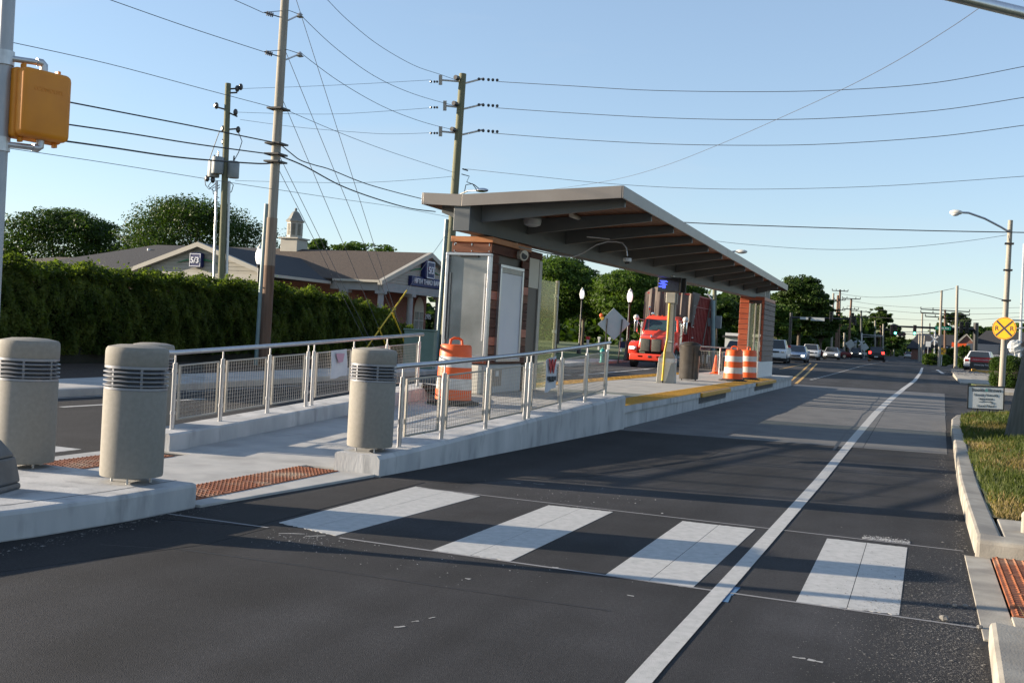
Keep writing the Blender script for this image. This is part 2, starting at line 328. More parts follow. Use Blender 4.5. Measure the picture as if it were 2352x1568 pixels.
def text(name,s,size,M,m,parent,ext=.004,off=0,align='CENTER',spacing=1):
    cu=bpy.data.curves.new(name,'FONT'); cu.body=s; cu.size=size; cu.extrude=ext; cu.align_x=align; cu.align_y='CENTER'; cu.offset=off; cu.space_character=spacing
    cu.resolution_u=3
    tmp=bpy.data.objects.new('tmp',cu); me=bpy.data.meshes.new_from_object(tmp); bpy.data.objects.remove(tmp); bpy.data.curves.remove(cu)
    me.materials.clear(); me.materials.append(m); me.name=name
    o=bpy.data.objects.new(name,me); sc.collection.objects.link(o)
    o.parent=parent; P=T_(parent); o.matrix_local=(P.inverted()@M) if P is not None else M
    return o
def frame(loc,xdir,updir): # matrix whose X is reading direction, Y is up
    x=Vector(xdir).normalized(); y=Vector(updir).normalized(); z=x.cross(y).normalized(); y=z.cross(x)
    m=Matrix((x,y,z)).transposed().to_4x4(); m.translation=Vector(loc); return m
def npmesh(name,V,Fq,m,parent=None,**props):
    me=bpy.data.meshes.new(name); nv=len(V); nf=len(Fq); k=Fq.shape[1]
    me.vertices.add(nv); me.vertices.foreach_set('co',V.astype(np.float32).ravel())
    me.loops.add(nf*k); me.loops.foreach_set('vertex_index',Fq.astype(np.int32).ravel())
    me.polygons.add(nf); me.polygons.foreach_set('loop_start',np.arange(0,nf*k,k,dtype=np.int32)); me.polygons.foreach_set('loop_total',np.full(nf,k,dtype=np.int32))
    me.update(calc_edges=True); me.materials.append(m)
    o=bpy.data.objects.new(name,me); sc.collection.objects.link(o)
    if parent is not None:o.parent=parent
    for a,b in props.items():o[a]=b
    return o
def leafquads(P,N,size,fold=.0,aspect=.55):
    n=len(P); N=N/np.linalg.norm(N,axis=1,keepdims=True)
    A=rng.normal(size=(n,3)); A-= (A*N).sum(1,keepdims=True)*N; A/=np.linalg.norm(A,axis=1,keepdims=True); B=np.cross(N,A)
    s=size*rng.uniform(.6,1.3,(n,1))
    V=np.stack([P-A*s,P+B*s*aspect,P+A*s,P-B*s*aspect],1).reshape(-1,3)
    return V,np.arange(4*n).reshape(n,4)
# ---------------------------------------------------------------- SETTING: ground, road, pads, kerbs
YS=[-30,0,20,40,50,56,62,68,74,80,86,92,98,104,110,130,160,220,320,500,900,2500]
def sheet(name,xl,xr,m,dz,ys=YS,kind='structure',parent=None):
    mb=MB()
    for a,b in zip(ys[:-1],ys[1:]):
        x0a=xl(a) if callable(xl) else xl; x1a=xr(a) if callable(xr) else xr
        x0b=xl(b) if callable(xl) else xl; x1b=xr(b) if callable(xr) else xr
        mb.quad((x0a,a,RZ(a)+dz),(x1a,a,RZ(a)+dz),(x1b,b,RZ(b)+dz),(x0b,b,RZ(b)+dz))
    return mb.build(name,m,parent,kind=kind,fixn=False)
def yl(a,b,step=6):
    ys=sorted(set([a,b]+[y for y in YS if a<y<b])); return ys
LK=[(-30,-13.53),(16,-13.53),(25,-14.2),(38,-15.0),(56,-16.2),(80,-17.5),(140,-18),(2500,-18)]
def interp(tab,y):
    for (a,xa),(b,xb) in zip(tab[:-1],tab[1:]):
        if y<=b: return xa+(xb-xa)*max(0,(y-a))/(b-a)
    return tab[-1][1]
lk=lambda y: interp(LK,y)
sheet('ground',-2500,2500,grass_g,-.06)
ys2=sorted(set(YS+[16,25,38,56,80,140]))
sheet('road',lambda y:lk(y)+.02,lambda y:.52+.02*max(0,y-9.1) if y<28 else (14 if y<300 else 10),asphalt,0,sorted(set(ys2+[9.1,27.9,28,34,35])))
MBp=MB()
# fresh black asphalt strips beside the island
MBp.prism([(-5.3,6.5),(-4.52,6.7),(-4.5,9.6),(-5.0,9.55),(-5.02,9.62),(-5.3,7.1)],-.002,.0028)
o=MB().prism([(-5.05,9.62),(-4.3,9.7),(-3.2,11.5),(-2.6,14),(-2.5,17.25),(-4.6,17.25)],-.002,.0018).build('fresh_asphalt',asphalt_new,kind='structure')
MBp.build('fresh_asphalt',asphalt_new,kind='structure')
MB().prism([(-13.4,-10),(-8.2,-10),(-8.2,9),(-8.2,45),(-13.4,45)],-.002,.0020).build('left_carriageway',asphalt_new,kind='structure')
MB().prism([(-5.5,3.6),(-4.9,4.6),(-4.4,6.0),(-4.4,6.7),(-5.45,6.4)],-.002,.0014).build('fresh_asphalt',asphalt_new,kind='structure')
# concrete bus pad, individual slabs
pad=thing('bus_pad','pale concrete bus pad of large slabs beside the platform kerb','pavement'); del pad['category']; del pad['label']; pad['kind']='structure'
ye=[17.25,22.9,28.6,34.3,40,45.5]; xe=[(-4.62,-.75),(-.74,.50)]
for a,b in zip(ye[:-1],ye[1:]):
    for j,(x0,x1) in enumerate(xe):
        xx=x1+(.02*(a-17) if j else 0); MB().prism([(x0,a+.006+(.16*(x0+4.6))),(xx,a+.006+.16*(x1+4.6)),(xx+(.1 if j else 0),b-.006+.16*(x1+4.6)),(x0,b-.006+.16*(x0+4.6))],-.003,.0032).build('slab',conc_pad,pad)
# crosswalk bars with a centre seam
cw=thing('crosswalk','','x'); del cw['category']; del cw['label']; cw['kind']='structure'
for C4 in [[(955,1117),(1103,1139),(770,1230),(640,1200)],[(1260,1160),(1408,1175),(1172,1288),(992,1263)],[(1568,1196),(1735,1215),(1590,1350),(1390,1320)],[(1900,1236),(2084,1257),(2065,1412),(1828,1382)]]:
    q=[G(*p) for p in C4]; tl,tr_,br,bl=q
    for u0,u1 in((0,.496),(.504,1)):
        n=14; tp0=[tl.lerp(tr_,u0+(u1-u0)*i/n) for i in range(n+1)]; bt0=[bl.lerp(br,u0+(u1-u0)*i/n) for i in range(n,-1,-1)]
        MB().prism([(p.x,p.y+random.uniform(-.008,.008)) for p in tp0]+[(p.x,p.y+random.uniform(-.012,.012)) for p in bt0],.0,.0022).build('crosswalk_bar',paint,cw)
for x0,x1 in [(-9.0,-8.45),(-10.3,-9.7),(-11.55,-10.95),(-12.8,-12.2)]:
    MB().prism([(x0,6.76),(x1,6.76),(x1,9.2),(x0,9.2)],.0,.0022).build('crosswalk_bar',paint,cw)
# long white line
cl=[(-1.13,-2,.058),(-1.09,5,.054),(-1.05,8.3,.055),(-1.0,13,.06),(-.97,20,.07),(-.92,28,.085),(-.78,37,.10),(-.5,50,.10),(-.12,64,.1),(.22,85,.1),(.40,108,.09)]
mb=MB()
for (xa,ya,wa),(xb,yb,wb) in zip(cl[:-1],cl[1:]):
    n=max(1,int((yb-ya)/4))
    for i in range(n):
        t0,t1=i/n,(i+1)/n; f=lambda t:(xa+(xb-xa)*t,ya+(yb-ya)*t,wa+(wb-wa)*t)
        p,q=f(t0),f(t1); zz=.0050
        mb.quad((p[0]-p[2],p[1],RZ(p[1])+zz),(p[0]+p[2],p[1],RZ(p[1])+zz),(q[0]+q[2],q[1],RZ(q[1])+zz),(q[0]-q[2],q[1],RZ(q[1])+zz))
mb.build('white_edge_line',paint,kind='structure',fixn=False)
def gline(name,m,p,q,wd,dash=None,dz=.0045):
    mb=MB(); p=Vector((p[0],p[1])); q=Vector((q[0],q[1])); L=(q-p).length; d=(q-p)/L; nrm=Vector((-d.y,d.x))*wd/2
    t=0; segs=[]
    if dash:
        while t<L: segs.append((t,min(L,t+dash[0]))); t+=dash[0]+dash[1]
    else: segs=[(k*4,min(L,k*4+4)) for k in range(int(L/4)+1) if k*4<L]
    for a,b in segs:
        A=p+d*a;B=p+d*b
        mb.quad((*(A-nrm),RZ(A.y)+dz),(*(A+nrm),RZ(A.y)+dz),(*(B+nrm),RZ(B.y)+dz),(*(B-nrm),RZ(B.y)+dz))
    return mb.build(name,m,kind='structure',fixn=False)
gline('yellow_centre_line',paint_y,G(1808,880),G(1862,837,.1),.13)
gline('yellow_centre_line',paint_y,G(1828,881),G(1876,838,.1),.13)
gline('yellow_centre_line',paint_y,G(1790,850),G(1850,838,.1),.12)
gline('dashed_lane_line',paint,G(1862,872),G(2040,831,.1),.14,(.9,.9))
gline('stop_line',paint,G(1330,862),G(1600,836),.16)
gline('white_lane_line',paint,G(140,935),G(470,916),.12)
gline('white_lane_line',paint,(-13.35,10),(-13.45,60),.06)
gline('dashed_lane_line',paint,G(1290,862),G(1530,845),.12,(1.2,1.6))
gline('white_turn_arrow',paint,G(2140,857),G(2185,862),.12)
gline('white_turn_arrow',paint,G(2152,855),G(2166,863),.25)
gline('stop_line',paint,G(2060,831,.15),G(2110,833,.15),.3)
gline('chalk_line',mat('chalk',(.26,.26,.27),.9),(-5.3,6.72),(-4.4,6.72),.03,dz=.004)
for p,q in [((-4.4,9.24),(.42,9.24)),((-3.8,6.72),(.4,6.68))]: gline('chalk_line',MATS['chalk'],p,q,.03,dz=.003)
# left island nose (raised) and flush walkway
def slab(name,poly,z0,z1,m=conc,bev=.012,parent=None,kind='structure'):
    return MB().prism(poly,z0,z1).build(name,m,parent,bevel=bev,kind=kind if parent is None else None,smooth=False)
isl=thing('traffic_island','','x'); del isl['category']; del isl['label']; isl['kind']='structure'
nose=[(-5.31,7.08),(-5.33,6.3),(-5.42,5.5),(-5.62,4.6),(-5.85,3.4),(-6.0,1.5),(-7.6,1.5),(-7.75,7.08)]
slab('island_top',nose,-.02,.20,conc_wall,.03,isl)
mb=MB().prism([(-5.52,7.07),(-5.54,6.3),(-5.63,5.5),(-5.83,4.6),(-6.05,3.4),(-6.2,1.5),(-6.19,1.5),(-6.04,3.4),(-5.82,4.6),(-5.62,5.5),(-5.53,6.3),(-5.51,7.07)],.2,.2015); mb.build('joint_seam',mat('joint_dark',(.12,.115,.11),.9),isl)
slab('walkway_slab',[(-7.3,7.085),(-5.95,7.085),(-5.95,9.75),(-7.3,9.75)],-.02,.022,conc,.004,isl)
slab('kerb_strip',[(-5.3,7.085),(-5.3,9.6),(-5.02,9.595),(-5.02,9.6),(-5.0,9.62),(-5.3,9.62)],-.02,.02,conc,.003,isl)
slab('kerb_strip',[(-5.45,7.085),(-5.28,7.085),(-5.06,9.6),(-5.45,9.6)],-.02,.024,conc,.003,isl)
slab('kerb_strip',[(-8.1,7.085),(-7.85,7.085),(-7.85,9.6),(-8.1,9.6)],-.02,.024,conc,.003,isl)
slab('kerb_strip',[(-8.1,9.6),(-7.1,9.6),(-7.1,9.75),(-8.1,9.75)],-.02,.02,conc,.003,isl)
def tactile(x0,x1,y0,y1,z,m,name,parent,pitch=.06,rad=.0125,hgt=.010):
    nx=max(1,round((x1-x0)/.61)); ny=max(1,round((y1-y0)/.61))
    for i in range(nx):
        for j in range(ny):
            a=x0+(x1-x0)*i/nx+.002; b=x0+(x1-x0)*(i+1)/nx-.002; c=y0+(y1-y0)*j/ny+.002; d=y0+(y1-y0)*(j+1)/ny-.002
            p=MB().bx(a,b,c,d,z-.02,z).build(name,m,parent)
            mb=MB(); u=a+pitch/2
            while u<b-.01:
                v=c+pitch/2+(pitch/2 if int((u-a)/pitch)%2 else 0)
                while v<d-.01:
                    mb.add([(u+rad*1.2*cx,v+rad*1.2*sx,z) for cx,sx in((1,0),(0,1),(-1,0),(0,-1))]+[(u+rad*.6*cx,v+rad*.6*sx,z+hgt) for cx,sx in((1,0),(0,1),(-1,0),(0,-1))],[(0,1,5,4),(1,2,6,5),(2,3,7,6),(3,0,4,7),(4,5,6,7)]); v+=pitch
                u+=pitch
            o=mb.build('dome_grid',m,p,fixn=False); o['kind']='stuff'
tactile(-5.93,-5.45,7.10,9.55,.03,tact,'tactile_plate',isl)
tactile(-7.85,-7.3,7.10,9.3,.03,tact,'tactile_plate',isl)
# ramp surface slabs
wRo=lambda y: -5.03+.45*max(0,min(1,(y-9.6)/7.9))**.85     # outer face of right ramp wall
wRi=lambda y: wRo(y)-.52+.06*sm(9.6,17,y)
wLi=lambda y: -7.62-.10*sm(9.6,17,y); wLo=lambda y: wLi(y)-.50
rampo=thing('access_ramp','','x'); del rampo['category']; del rampo['label']; rampo['kind']='structure'
re_=[9.755,11.6,13.5,15.4,17.45]
for a,b in zip(re_[:-1],re_[1:]):
    a2,b2=a+.004,b-.004
    B=[(wLi(a)-.01,a2,-.02),(wRi(a)+.01,a2,-.02),(wRi(b)+.01,b2,-.02),(wLi(b)-.01,b2,-.02)]
    Tt=[(x,y,ramp(y)) for x,y,_ in B]
    MB().hexa(B,Tt).build('ramp_slab',conc,rampo)
def rwall(name,xi,xo,y0,y1,label):
    ys=np.linspace(y0,y1,14); mb=MB(); sec=[]
    for y in ys:
        zt=ramp(y)+.19
        a,b=xi(y),xo(y); s=1 if b>a else -1
        sec.append([(a,y,-.05),(a,y,zt-.02),(a+.02*s,y,zt),(b-.035*s,y,zt),(b,y,zt-.04),(b,y,-.05)])
    vs=[p for q in sec for p in q]; k=6
    fs=[(j*k+i,j*k+(i+1)%k,(j+1)*k+(i+1)%k,(j+1)*k+i) for j in range(len(sec)-1) for i in range(k)]
    fs+=[tuple(range(k)),tuple(range((len(sec)-1)*k,len(sec)*k))]
    o=mb.add(vs,fs).build(name,conc_wall,None,smooth=False,label=label,cat='wall'); return o
rwall('ramp_wall',wRi,wRo,9.62,17.55,'concrete ramp kerb wall on the bus lane side, carrying the nearer railing')
rwall('ramp_wall',wLi,wLo,9.62,17.0,'concrete ramp kerb wall on the far carriageway side, carrying the farther railing')
# platform
plat=thing('station_platform','','x'); del plat['category']; del plat['label']; plat['kind']='structure'
MB().bx(-8.2,-4.645,17.47,43.5,-.05,.27).build('platform_wall',conc_wall,plat)
pe=[17.46,20.6,24.2,27.8,31.4,35.0,38.6,43.55]
for a,b in zip(pe[:-1],pe[1:]):
    for x0,x1 in((-7.6,-6.45),(-6.44,-5.215)):
        MB().bx(x0+.003,x1-.003,a+.004,b-.004,.26,.38).build('platform_slab',conc,plat)
    MB().bx(-4.66,-4.60,a+.004,b-.004,.27,.374).build('coping',conc_wall,plat)
tactile(-5.21,-4.64,17.6,38.0,.385,tacty,'warning_tile',plat,pitch=.075,rad=.018)
tactile(-8.19,-7.6,18.2,38.0,.385,tacty,'warning_tile',plat,pitch=.09,rad=.02)
MB().bx(-5.21,-4.60,38.05,43.5,.27,.382).build('platform_slab',conc,plat)
for y0,y1 in((24.3,28.2),(33.2,37.8)):
    MB().bx(-4.60,-4.54,y0,y1,.275,.375).build('edge_bumper',tacty,plat,bevel=.012)
    p=MB().bx(-4.645,-4.632,y0+.1,y1-.2,.12,.25).build('anchor_plate',conc_pad,plat)
    mb=MB(); y=y0+.25
    while y<y1-.3: mb.cyl((-4.633,y,.17),(-4.622,y,.17),.012,n=6); mb.cyl((-4.633,y+.1,.21),(-4.622,y+.1,.21),.012,n=6); y+=.22
    o=mb.build('bolt_row',blackp,p,fixn=False); o['kind']='stuff'
# left side: kerb, sidewalk slabs, planting bed
def sweep(name,pts,wd,z0,z1,m,parent=None,kind='structure',bev=.02,zf=None):
    mb=MB(); n=len(pts); L=[];Rr=[]
    for i,p in enumerate(pts):
        a=Vector(pts[max(i-1,0)][:2]); b=Vector(pts[min(i+1,n-1)][:2]); d=(b-a).normalized(); nn=Vector((-d.y,d.x))
        q=Vector(p[:2]); L.append(q+nn*wd/2); Rr.append(q-nn*wd/2)
    vs=[];
    for i in range(n):
        zz=zf(pts[i][1]) if zf else 0
        vs+=[(*L[i],z0+zz),(*L[i],z1+zz),(*Rr[i],z1+zz-.015),(*Rr[i],z0+zz)]
    fs=[(j*4+i,j*4+(i+1)%4,(j+1)*4+(i+1)%4,(j+1)*4+i) for j in range(n-1) for i in range(4)]+[(0,1,2,3),tuple(range(4*n-4,4*n))]
    return mb.add(vs,fs).build(name,m,parent,bevel=bev,kind=kind if parent is None else None)
sweep('left_kerb',[(lk(y)-.08,y) for y in(-20,0,8,16,20,25,31,38,47,56,68,80,110,140)],.16,-.05,.15,conc,zf=RZ)
sw=thing('left_pavement','','x'); del sw['category']; del sw['label']; sw['kind']='structure'
y=4.0
while y<62:
    b=min(y+3.0,62); B=[(lk(y)-1.9,y+.006,.0),(lk(y)-.17,y+.006,.0),(lk(b)-.17,b-.006,0),(lk(b)-1.9,b-.006,0)]
    MB().hexa(B,[(x,yy,.14+RZ(yy)) for x,yy,_ in B]).build('pavement_slab',conc,sw); y=b
sheet('planting_bed',lambda y:lk(y)-9.5,lambda y:lk(y)-1.91,mulch,.12,[2,16,25,38,44])
sheet('left_lawn',-120,lambda y:lk(y)-9.5 if y<44 else lk(y)-1.91,grass_g,.10,[-30,2,16,25,38,44])
sheet('left_lawn',-200,lambda y:lk(y)-.17 if y>62 else lk(y)-1.91,mat('lawn',(.05,.085,.02),.95,col2=(.08,.12,.03),scale=1.5),.11,[44,56,62,68,74,80,86,92,98,104,110,130,160,220])
sheet('bank_forecourt',-60,-23.5,conc_pad,.14,[40,50,60,72])
# right side: kerb, verge, kerb ramp, side entrance
kp=[(.60,9.2),(.60,11),(.61,13),(.66,16),(.72,19),(.78,22.7),(.86,25.5),(1.02,27.3),(1.35,28.2),(2.0,28.5),(4.5,28.6),(12,28.7)]
rk=thing('right_kerb','','x'); del rk['category']; del rk['label']; rk['kind']='structure'
def kerbseg(a,b):
    sub=[p for p in kp if a<p[1]+p[0]*.001<b or False]
for i0,i1 in((0,3),(3,5),(5,7),(7,11)):
    sweep('kerb_stone',[(x,yy) for x,yy in kp[i0:i1+1]],.2,-.03,.165,conc_old,rk,bev=.03)
sweep('kerb_stone',[(.5,9.12),(1.2,9.08),(3.2,9.0)],.24,-.03,.16,conc_old,rk,bev=.03)
sweep('kerb_stone',[(.52,-1.0),(.50,2.5),(.50,5.0),(.54,6.35)],.20,-.03,.13,conc_old,rk,bev=.03)
slab('kerb_ramp',[(.42,6.4),(.60,6.4),(.60,9.0),(.42,9.0)],-.02,.012,conc_old,.003)
ra=thing('right_pavement','','x'); del ra['category']; del ra['label']; ra['kind']='structure'
tactile(.61,1.83,7.0,8.95,.03,tact,'tactile_plate',ra)
slab('pavement_slab',[(.71,9.22),(3.5,9.15),(3.5,10.3),(.72,10.25)],0,.15,conc_old,.01,ra)
slab('pavement_slab',[(.60,6.4),(3.5,6.4),(3.5,6.98),(.60,6.98)],-.02,.028,conc_old,.004,ra)
slab('pavement_slab',[(1.84,7.0),(3.5,7.0),(3.5,8.95),(1.84,8.95)],-.02,.03,conc_old,.004,ra)
# verge mound as a small height field
def verge_z(x,y): return .15+.16*sm(.7,2.2,x)*(.7+.3*math.sin(y*.8))*sm(10.2,12,y)*(1-.5*sm(26,28,y))+.02*math.sin(x*5+y*3)
def field(name,x0f,x1,y0,y1,nx,ny,zf,m,kind='structure'):
    V=[];Fq=[]
    for j in range(ny+1):
        y=y0+(y1-y0)*j/ny; xa=x0f(y) if callable(x0f) else x0f
        for i in range(nx+1):
            x=xa+(x1-xa)*i/nx; V.append((x,y,zf(x,y)))
    for j in range(ny):
        for i in range(nx): a=j*(nx+1)+i; Fq.append((a,a+1,a+nx+2,a+nx+1))
    o=npmesh(name,np.array(V),np.array(Fq),m,kind=kind); return o
ke=lambda y: interp([(a,b) for b,a in kp[:9]],y)+.09
field('grass_verge',ke,9,10.26,28.4,26,60,verge_z,grass_g)
field('grass_verge',.61,6,-1,6.38,12,20,lambda x,y:.11+.01*math.sin(x*9+y*7),grass_g)
def blades(name,n,xr,yr,zf,h,m,keep=None,wd=.004):
    x=rng.uniform(*xr,n); y=yr[0]+(yr[1]-yr[0])*rng.uniform(0,1,n)**1.3
    if keep: k=np.array([keep(a,b) for a,b in zip(x,y)]); x=x[k];y=y[k]
    n=len(x); z=np.array([zf(a,b) for a,b in zip(x,y)])
    hh=h*rng.uniform(.5,1.4,n); a=rng.uniform(0,6.28,n); lx=rng.normal(0,.4,n)*hh; ly=rng.normal(0,.4,n)*hh; w_=wd*(1+y/8)
    b0=np.stack([x-np.cos(a)*w_,y-np.sin(a)*w_,z],1); b1=np.stack([x+np.cos(a)*w_,y+np.sin(a)*w_,z],1); t=np.stack([x+lx,y+ly,z+hh],1)
    V=np.stack([b0,b1,t],1).reshape(-1,3); return npmesh(name,V,np.arange(3*n).reshape(n,3),m,kind='stuff')
patch=lambda a,b: math.sin(a*2.3+b*.9)+math.sin(b*1.7-a)*.8
blades('grass',45000,(.72,5),(10.3,28.3),verge_z,.085,blade,lambda a,b:a>ke(b)-.02 and patch(a,b)>-.9)
blades('dry_grass',60000,(.72,5),(10.3,28.3),verge_z,.06,bladed,lambda a,b:a>ke(b)+.02 and patch(a,b)<.1)
blades('dry_grass',7000,(.63,1.6),(2.5,6.3),lambda a,b:.115,.10,bladed,wd=.0025)
# gravel and grit
def grit(name,n,fx,size,m,z=.004):
    P=np.array([fx() for _ in range(n)]); s=size*rng.lognormal(0,.5,n)
    base=np.array([(1,0,0),(-.5,.87,0),(-.5,-.87,0),(0,0,1.0)]); V=[]
    ang=rng.uniform(0,6.28,n); c=np.cos(ang); q=np.sin(ang)
    for b in base: V.append(np.stack([P[:,0]+(b[0]*c-b[1]*q)*s,P[:,1]+(b[0]*q+b[1]*c)*s,z+b[2]*s*.4+0*s],1))
    V=np.stack(V,1).reshape(-1,3); o=np.arange(n)[:,None]*4
    Fq=np.concatenate([o+np.array([[0,1,3]]),o+np.array([[1,2,3]]),o+np.array([[2,0,3]])]); return npmesh(name,V,Fq,m,kind='stuff')
gau=random.gauss
def g1(): 
    while 1:
        x=gau(.28,.28); y=gau(6.3,1.1)
        if x<.40 or (y>6.45 and y<7.6 and x<1.4): return (x,y)
grit('gravel',16000,g1,.0021,gravelm,.003)
grit('gravel',450,lambda:(gau(.1,.45),random.uniform(3.2,12)),.0024,gravelm,.003) 
grit('gravel',1100,lambda:(.46-abs(gau(0,.07)),random.uniform(8,27)),.005,gravelm,.006)
grit('grit',500,lambda:(-5.30+abs(gau(0,.09)),random.uniform(5.0,7.3)),.0035,gravelm,.006)
grit('grit',170,lambda:(gau(-3.95,.18),gau(6.5,.12)),.0032,paint,.0035)
grit('grit',700,lambda:(random.uniform(-.35,.02),9.27+abs(gau(0,.09))),.0045,paint,.0035)
grit('grit',90,lambda:(gau(-2.9,.5),gau(6.4,.25)),.003,paint,.0035)
grit('grit',110,lambda:(gau(-3.0,.5),gau(9.75,.4)),.0035,paint,.0035)
grit('gravel',2600,lambda:(random.uniform(2.2,12),random.uniform(70,92)),.05,gravelm,.42)
for k,(px,py,s,lb) in enumerate([(2178,1386,.012,'small pale stone nearest the last crosswalk bar'),(2193,1390,.016,'round white stone in the gutter, middle one of three'),(2217,1391,.018,'pinkish stone in the gutter beside the kerb ramp'),(2168,1421,.028,'flat grey stone lying on the crosswalk edge'),(2250,1440,.02,'chalky white stone at the tip of the lower kerb')]):
    g=G(px,py,.015); b=MB().sphere((0,0,s*.5),s,7,5,(1,.8,.6)); b.v=[(x*random.uniform(.85,1.15),y*random.uniform(.85,1.15),z) for x,y,z in b.v]
    o=b.build('stone',gravelm,label=lb,cat='stone',group='loose stones in the gutter'); o.location=(g.x,g.y,.008)
# far right ground: entrance, sidewalk, lots
RR=lambda y:.15+.42*sm(45,75,y)
def patchpoly(name,pts,m,th=.1,kind='structure'):
    n=len(pts); vs=[(p[0],p[1],p[2]-th) for p in pts]+[tuple(p) for p in pts]
    return MB().add(vs,[tuple(range(n-1,-1,-1)),tuple(range(n,2*n))]+[(i,(i+1)%n,n+(i+1)%n,n+i) for i in range(n)]).build(name,m,kind=kind)
patchpoly('far_pavement',[(2.6,50,.12),(14,50,.12),(14,56,.14),(3,56,.14)],conc_old,.2)
patchpoly('far_pavement',[(2.2,63,.10),(16,63,.12),(16,80,.42),(2.3,80,.36)],conc_old,.3)
patchpoly('far_verge',[(3,56.02,.13),(14,56.02,.13),(14,62.9,.13),(2.6,62.9,.12)],grass_g,.2)
patchpoly('gravel_bed',[(2.3,80.1,.36),(16,80.1,.42),(16,95,.5),(2.6,95,.45)],mat('gravel_ground',(.25,.22,.18),.95,col2=(.36,.32,.27),scale=8,bump=.5),.3)
patchpoly('car_park',[(2.9,95.1,.45),(60,95.1,.5),(60,140,.5),(4,140,.45)],asphalt,.3)
sweep('yellow_kerb',[tuple(G(2226,846,.45)[:2]),tuple(G(2240,853,.45)[:2]),tuple(G(2285,857,.45)[:2])],.3,.3,.60,paint_y,bev=.02)
exec_after=[]
# ---------------------------------------------------------------- BOLLARDS
def bollard():
    t=thing('bollard','bollard','bollard',(0,0,0),0,'concrete bollards around the ramp entrance')
    r=.238
    MB().lathe([(r*.9,.05),(r*.985,.055),(r,.075),(r,.72),(r*.985,.727)],n=48).build('body',boll,t,smooth=True)
    MB().lathe([(r*.985,.915),(r,.922),(r,1.015),(r*.985,1.04),(r*.93,1.058),(r*.6,1.075),(.01,1.082)],n=48).build('cap',boll,t,smooth=True)
    c=MB().lathe([(r*.80,.727),(r*.80,.915)],n=32).build('lamp_core',mat('core_grey',(.10,.11,.13),.5) if 'core_grey' not in MATS else MATS['core_grey'],t,smooth=True)
    MB().lathe([(r*.8,.728),(r*1.0,.729),(r*1.0,.747),(r*.84,.752)],n=48).build('louver_ring',bollm,t,smooth=True)
    MB().lathe([(r*.8,.892),(r*1.0,.893),(r*1.0,.914),(r*.84,.914)],n=48).build('louver_ring',bollm,t,smooth=True)
    for k in range(4):
        z=.760+k*.034
        MB().lathe([(r*.82,z+.016),(r*1.03,z),(r*1.03,z+.006),(r*.82,z+.022)],n=48).build('louver_ring',bollm,t,smooth=True)
    for k in range(6):
        a=math.pi*2*k/6+.35; MB().box((r*.88*math.cos(a),r*.88*math.sin(a),.82),(.03,.018,.18),a).build('rib',bollm,t)
    for k in range(4):
        a=math.pi*2*k/4+.5; MB().cyl((r*.62*math.cos(a),r*.62*math.sin(a),0),(r*.62*math.cos(a),r*.62*math.sin(a),.055),.009,n=8).build('anchor_bolt',galv,t)
    return t
b0=bollard(); b0.location=(-5.72,6.78,.20); LOC[b0.name]=Matrix.Translation(b0.location); b0['label']='front concrete bollard on the corner of the raised island nose'
for loc,rz,lb in [((-6.90,6.86,.19),.8,'concrete bollard at the left edge, white-speckled, beside the signal base'),
                  ((-5.30,9.90,.215),1.9,'concrete bollard standing on the square kerb block at the foot of the nearer railing'),
                  ((-7.42,9.05,.03),2.7,'concrete bollard mostly hidden behind the front one, at the foot of the farther railing')]:
    dup(b0,loc,rz,lb)
bb=[o for o in sc.objects if o.name.startswith('bollard.')]
for o in bb:
    if o.location.z<.1: o.location=(-8.33,10.14,.10)
slab('bollard_plinth',[(-8.62,9.88),(-8.15,9.88),(-8.15,10.40),(-8.62,10.40)],0,.10,conc_wall,.02)
# ---------------------------------------------------------------- TRAFFIC SIGNAL (left edge)
ps=Vector((-6.18,5.78,.20))
t=thing('pedestrian_signal','orange pedestrian signal seen from behind, on a grey steel pole at the left edge','traffic signal',ps)
def P(x,y,z): return (x,y,z)
MB().cyl((0,0,.3),(0,0,5.2),.056,.050,n=24).build('pole',polegrey,t,smooth=True)
bs=MB(); 
for (z0,a),(z1,b) in zip([(0,.19),(.05,.185),(.24,.155)],[(.05,.185),(.24,.155),(.37,.075)]):
    bs.hexa([(-a,-a,z0),(a,-a,z0),(a,a,z0),(-a,a,z0)],[(-b,-b,z1),(b,-b,z1),(b,b,z1),(-b,b,z1)])
bs.xf(Matrix.Rotation(.3,4,'Z')).build('pole_base',mat('cast_base',(.11,.12,.13),.55,.3,col2=(.15,.16,.17),scale=8),t,bevel=.02)
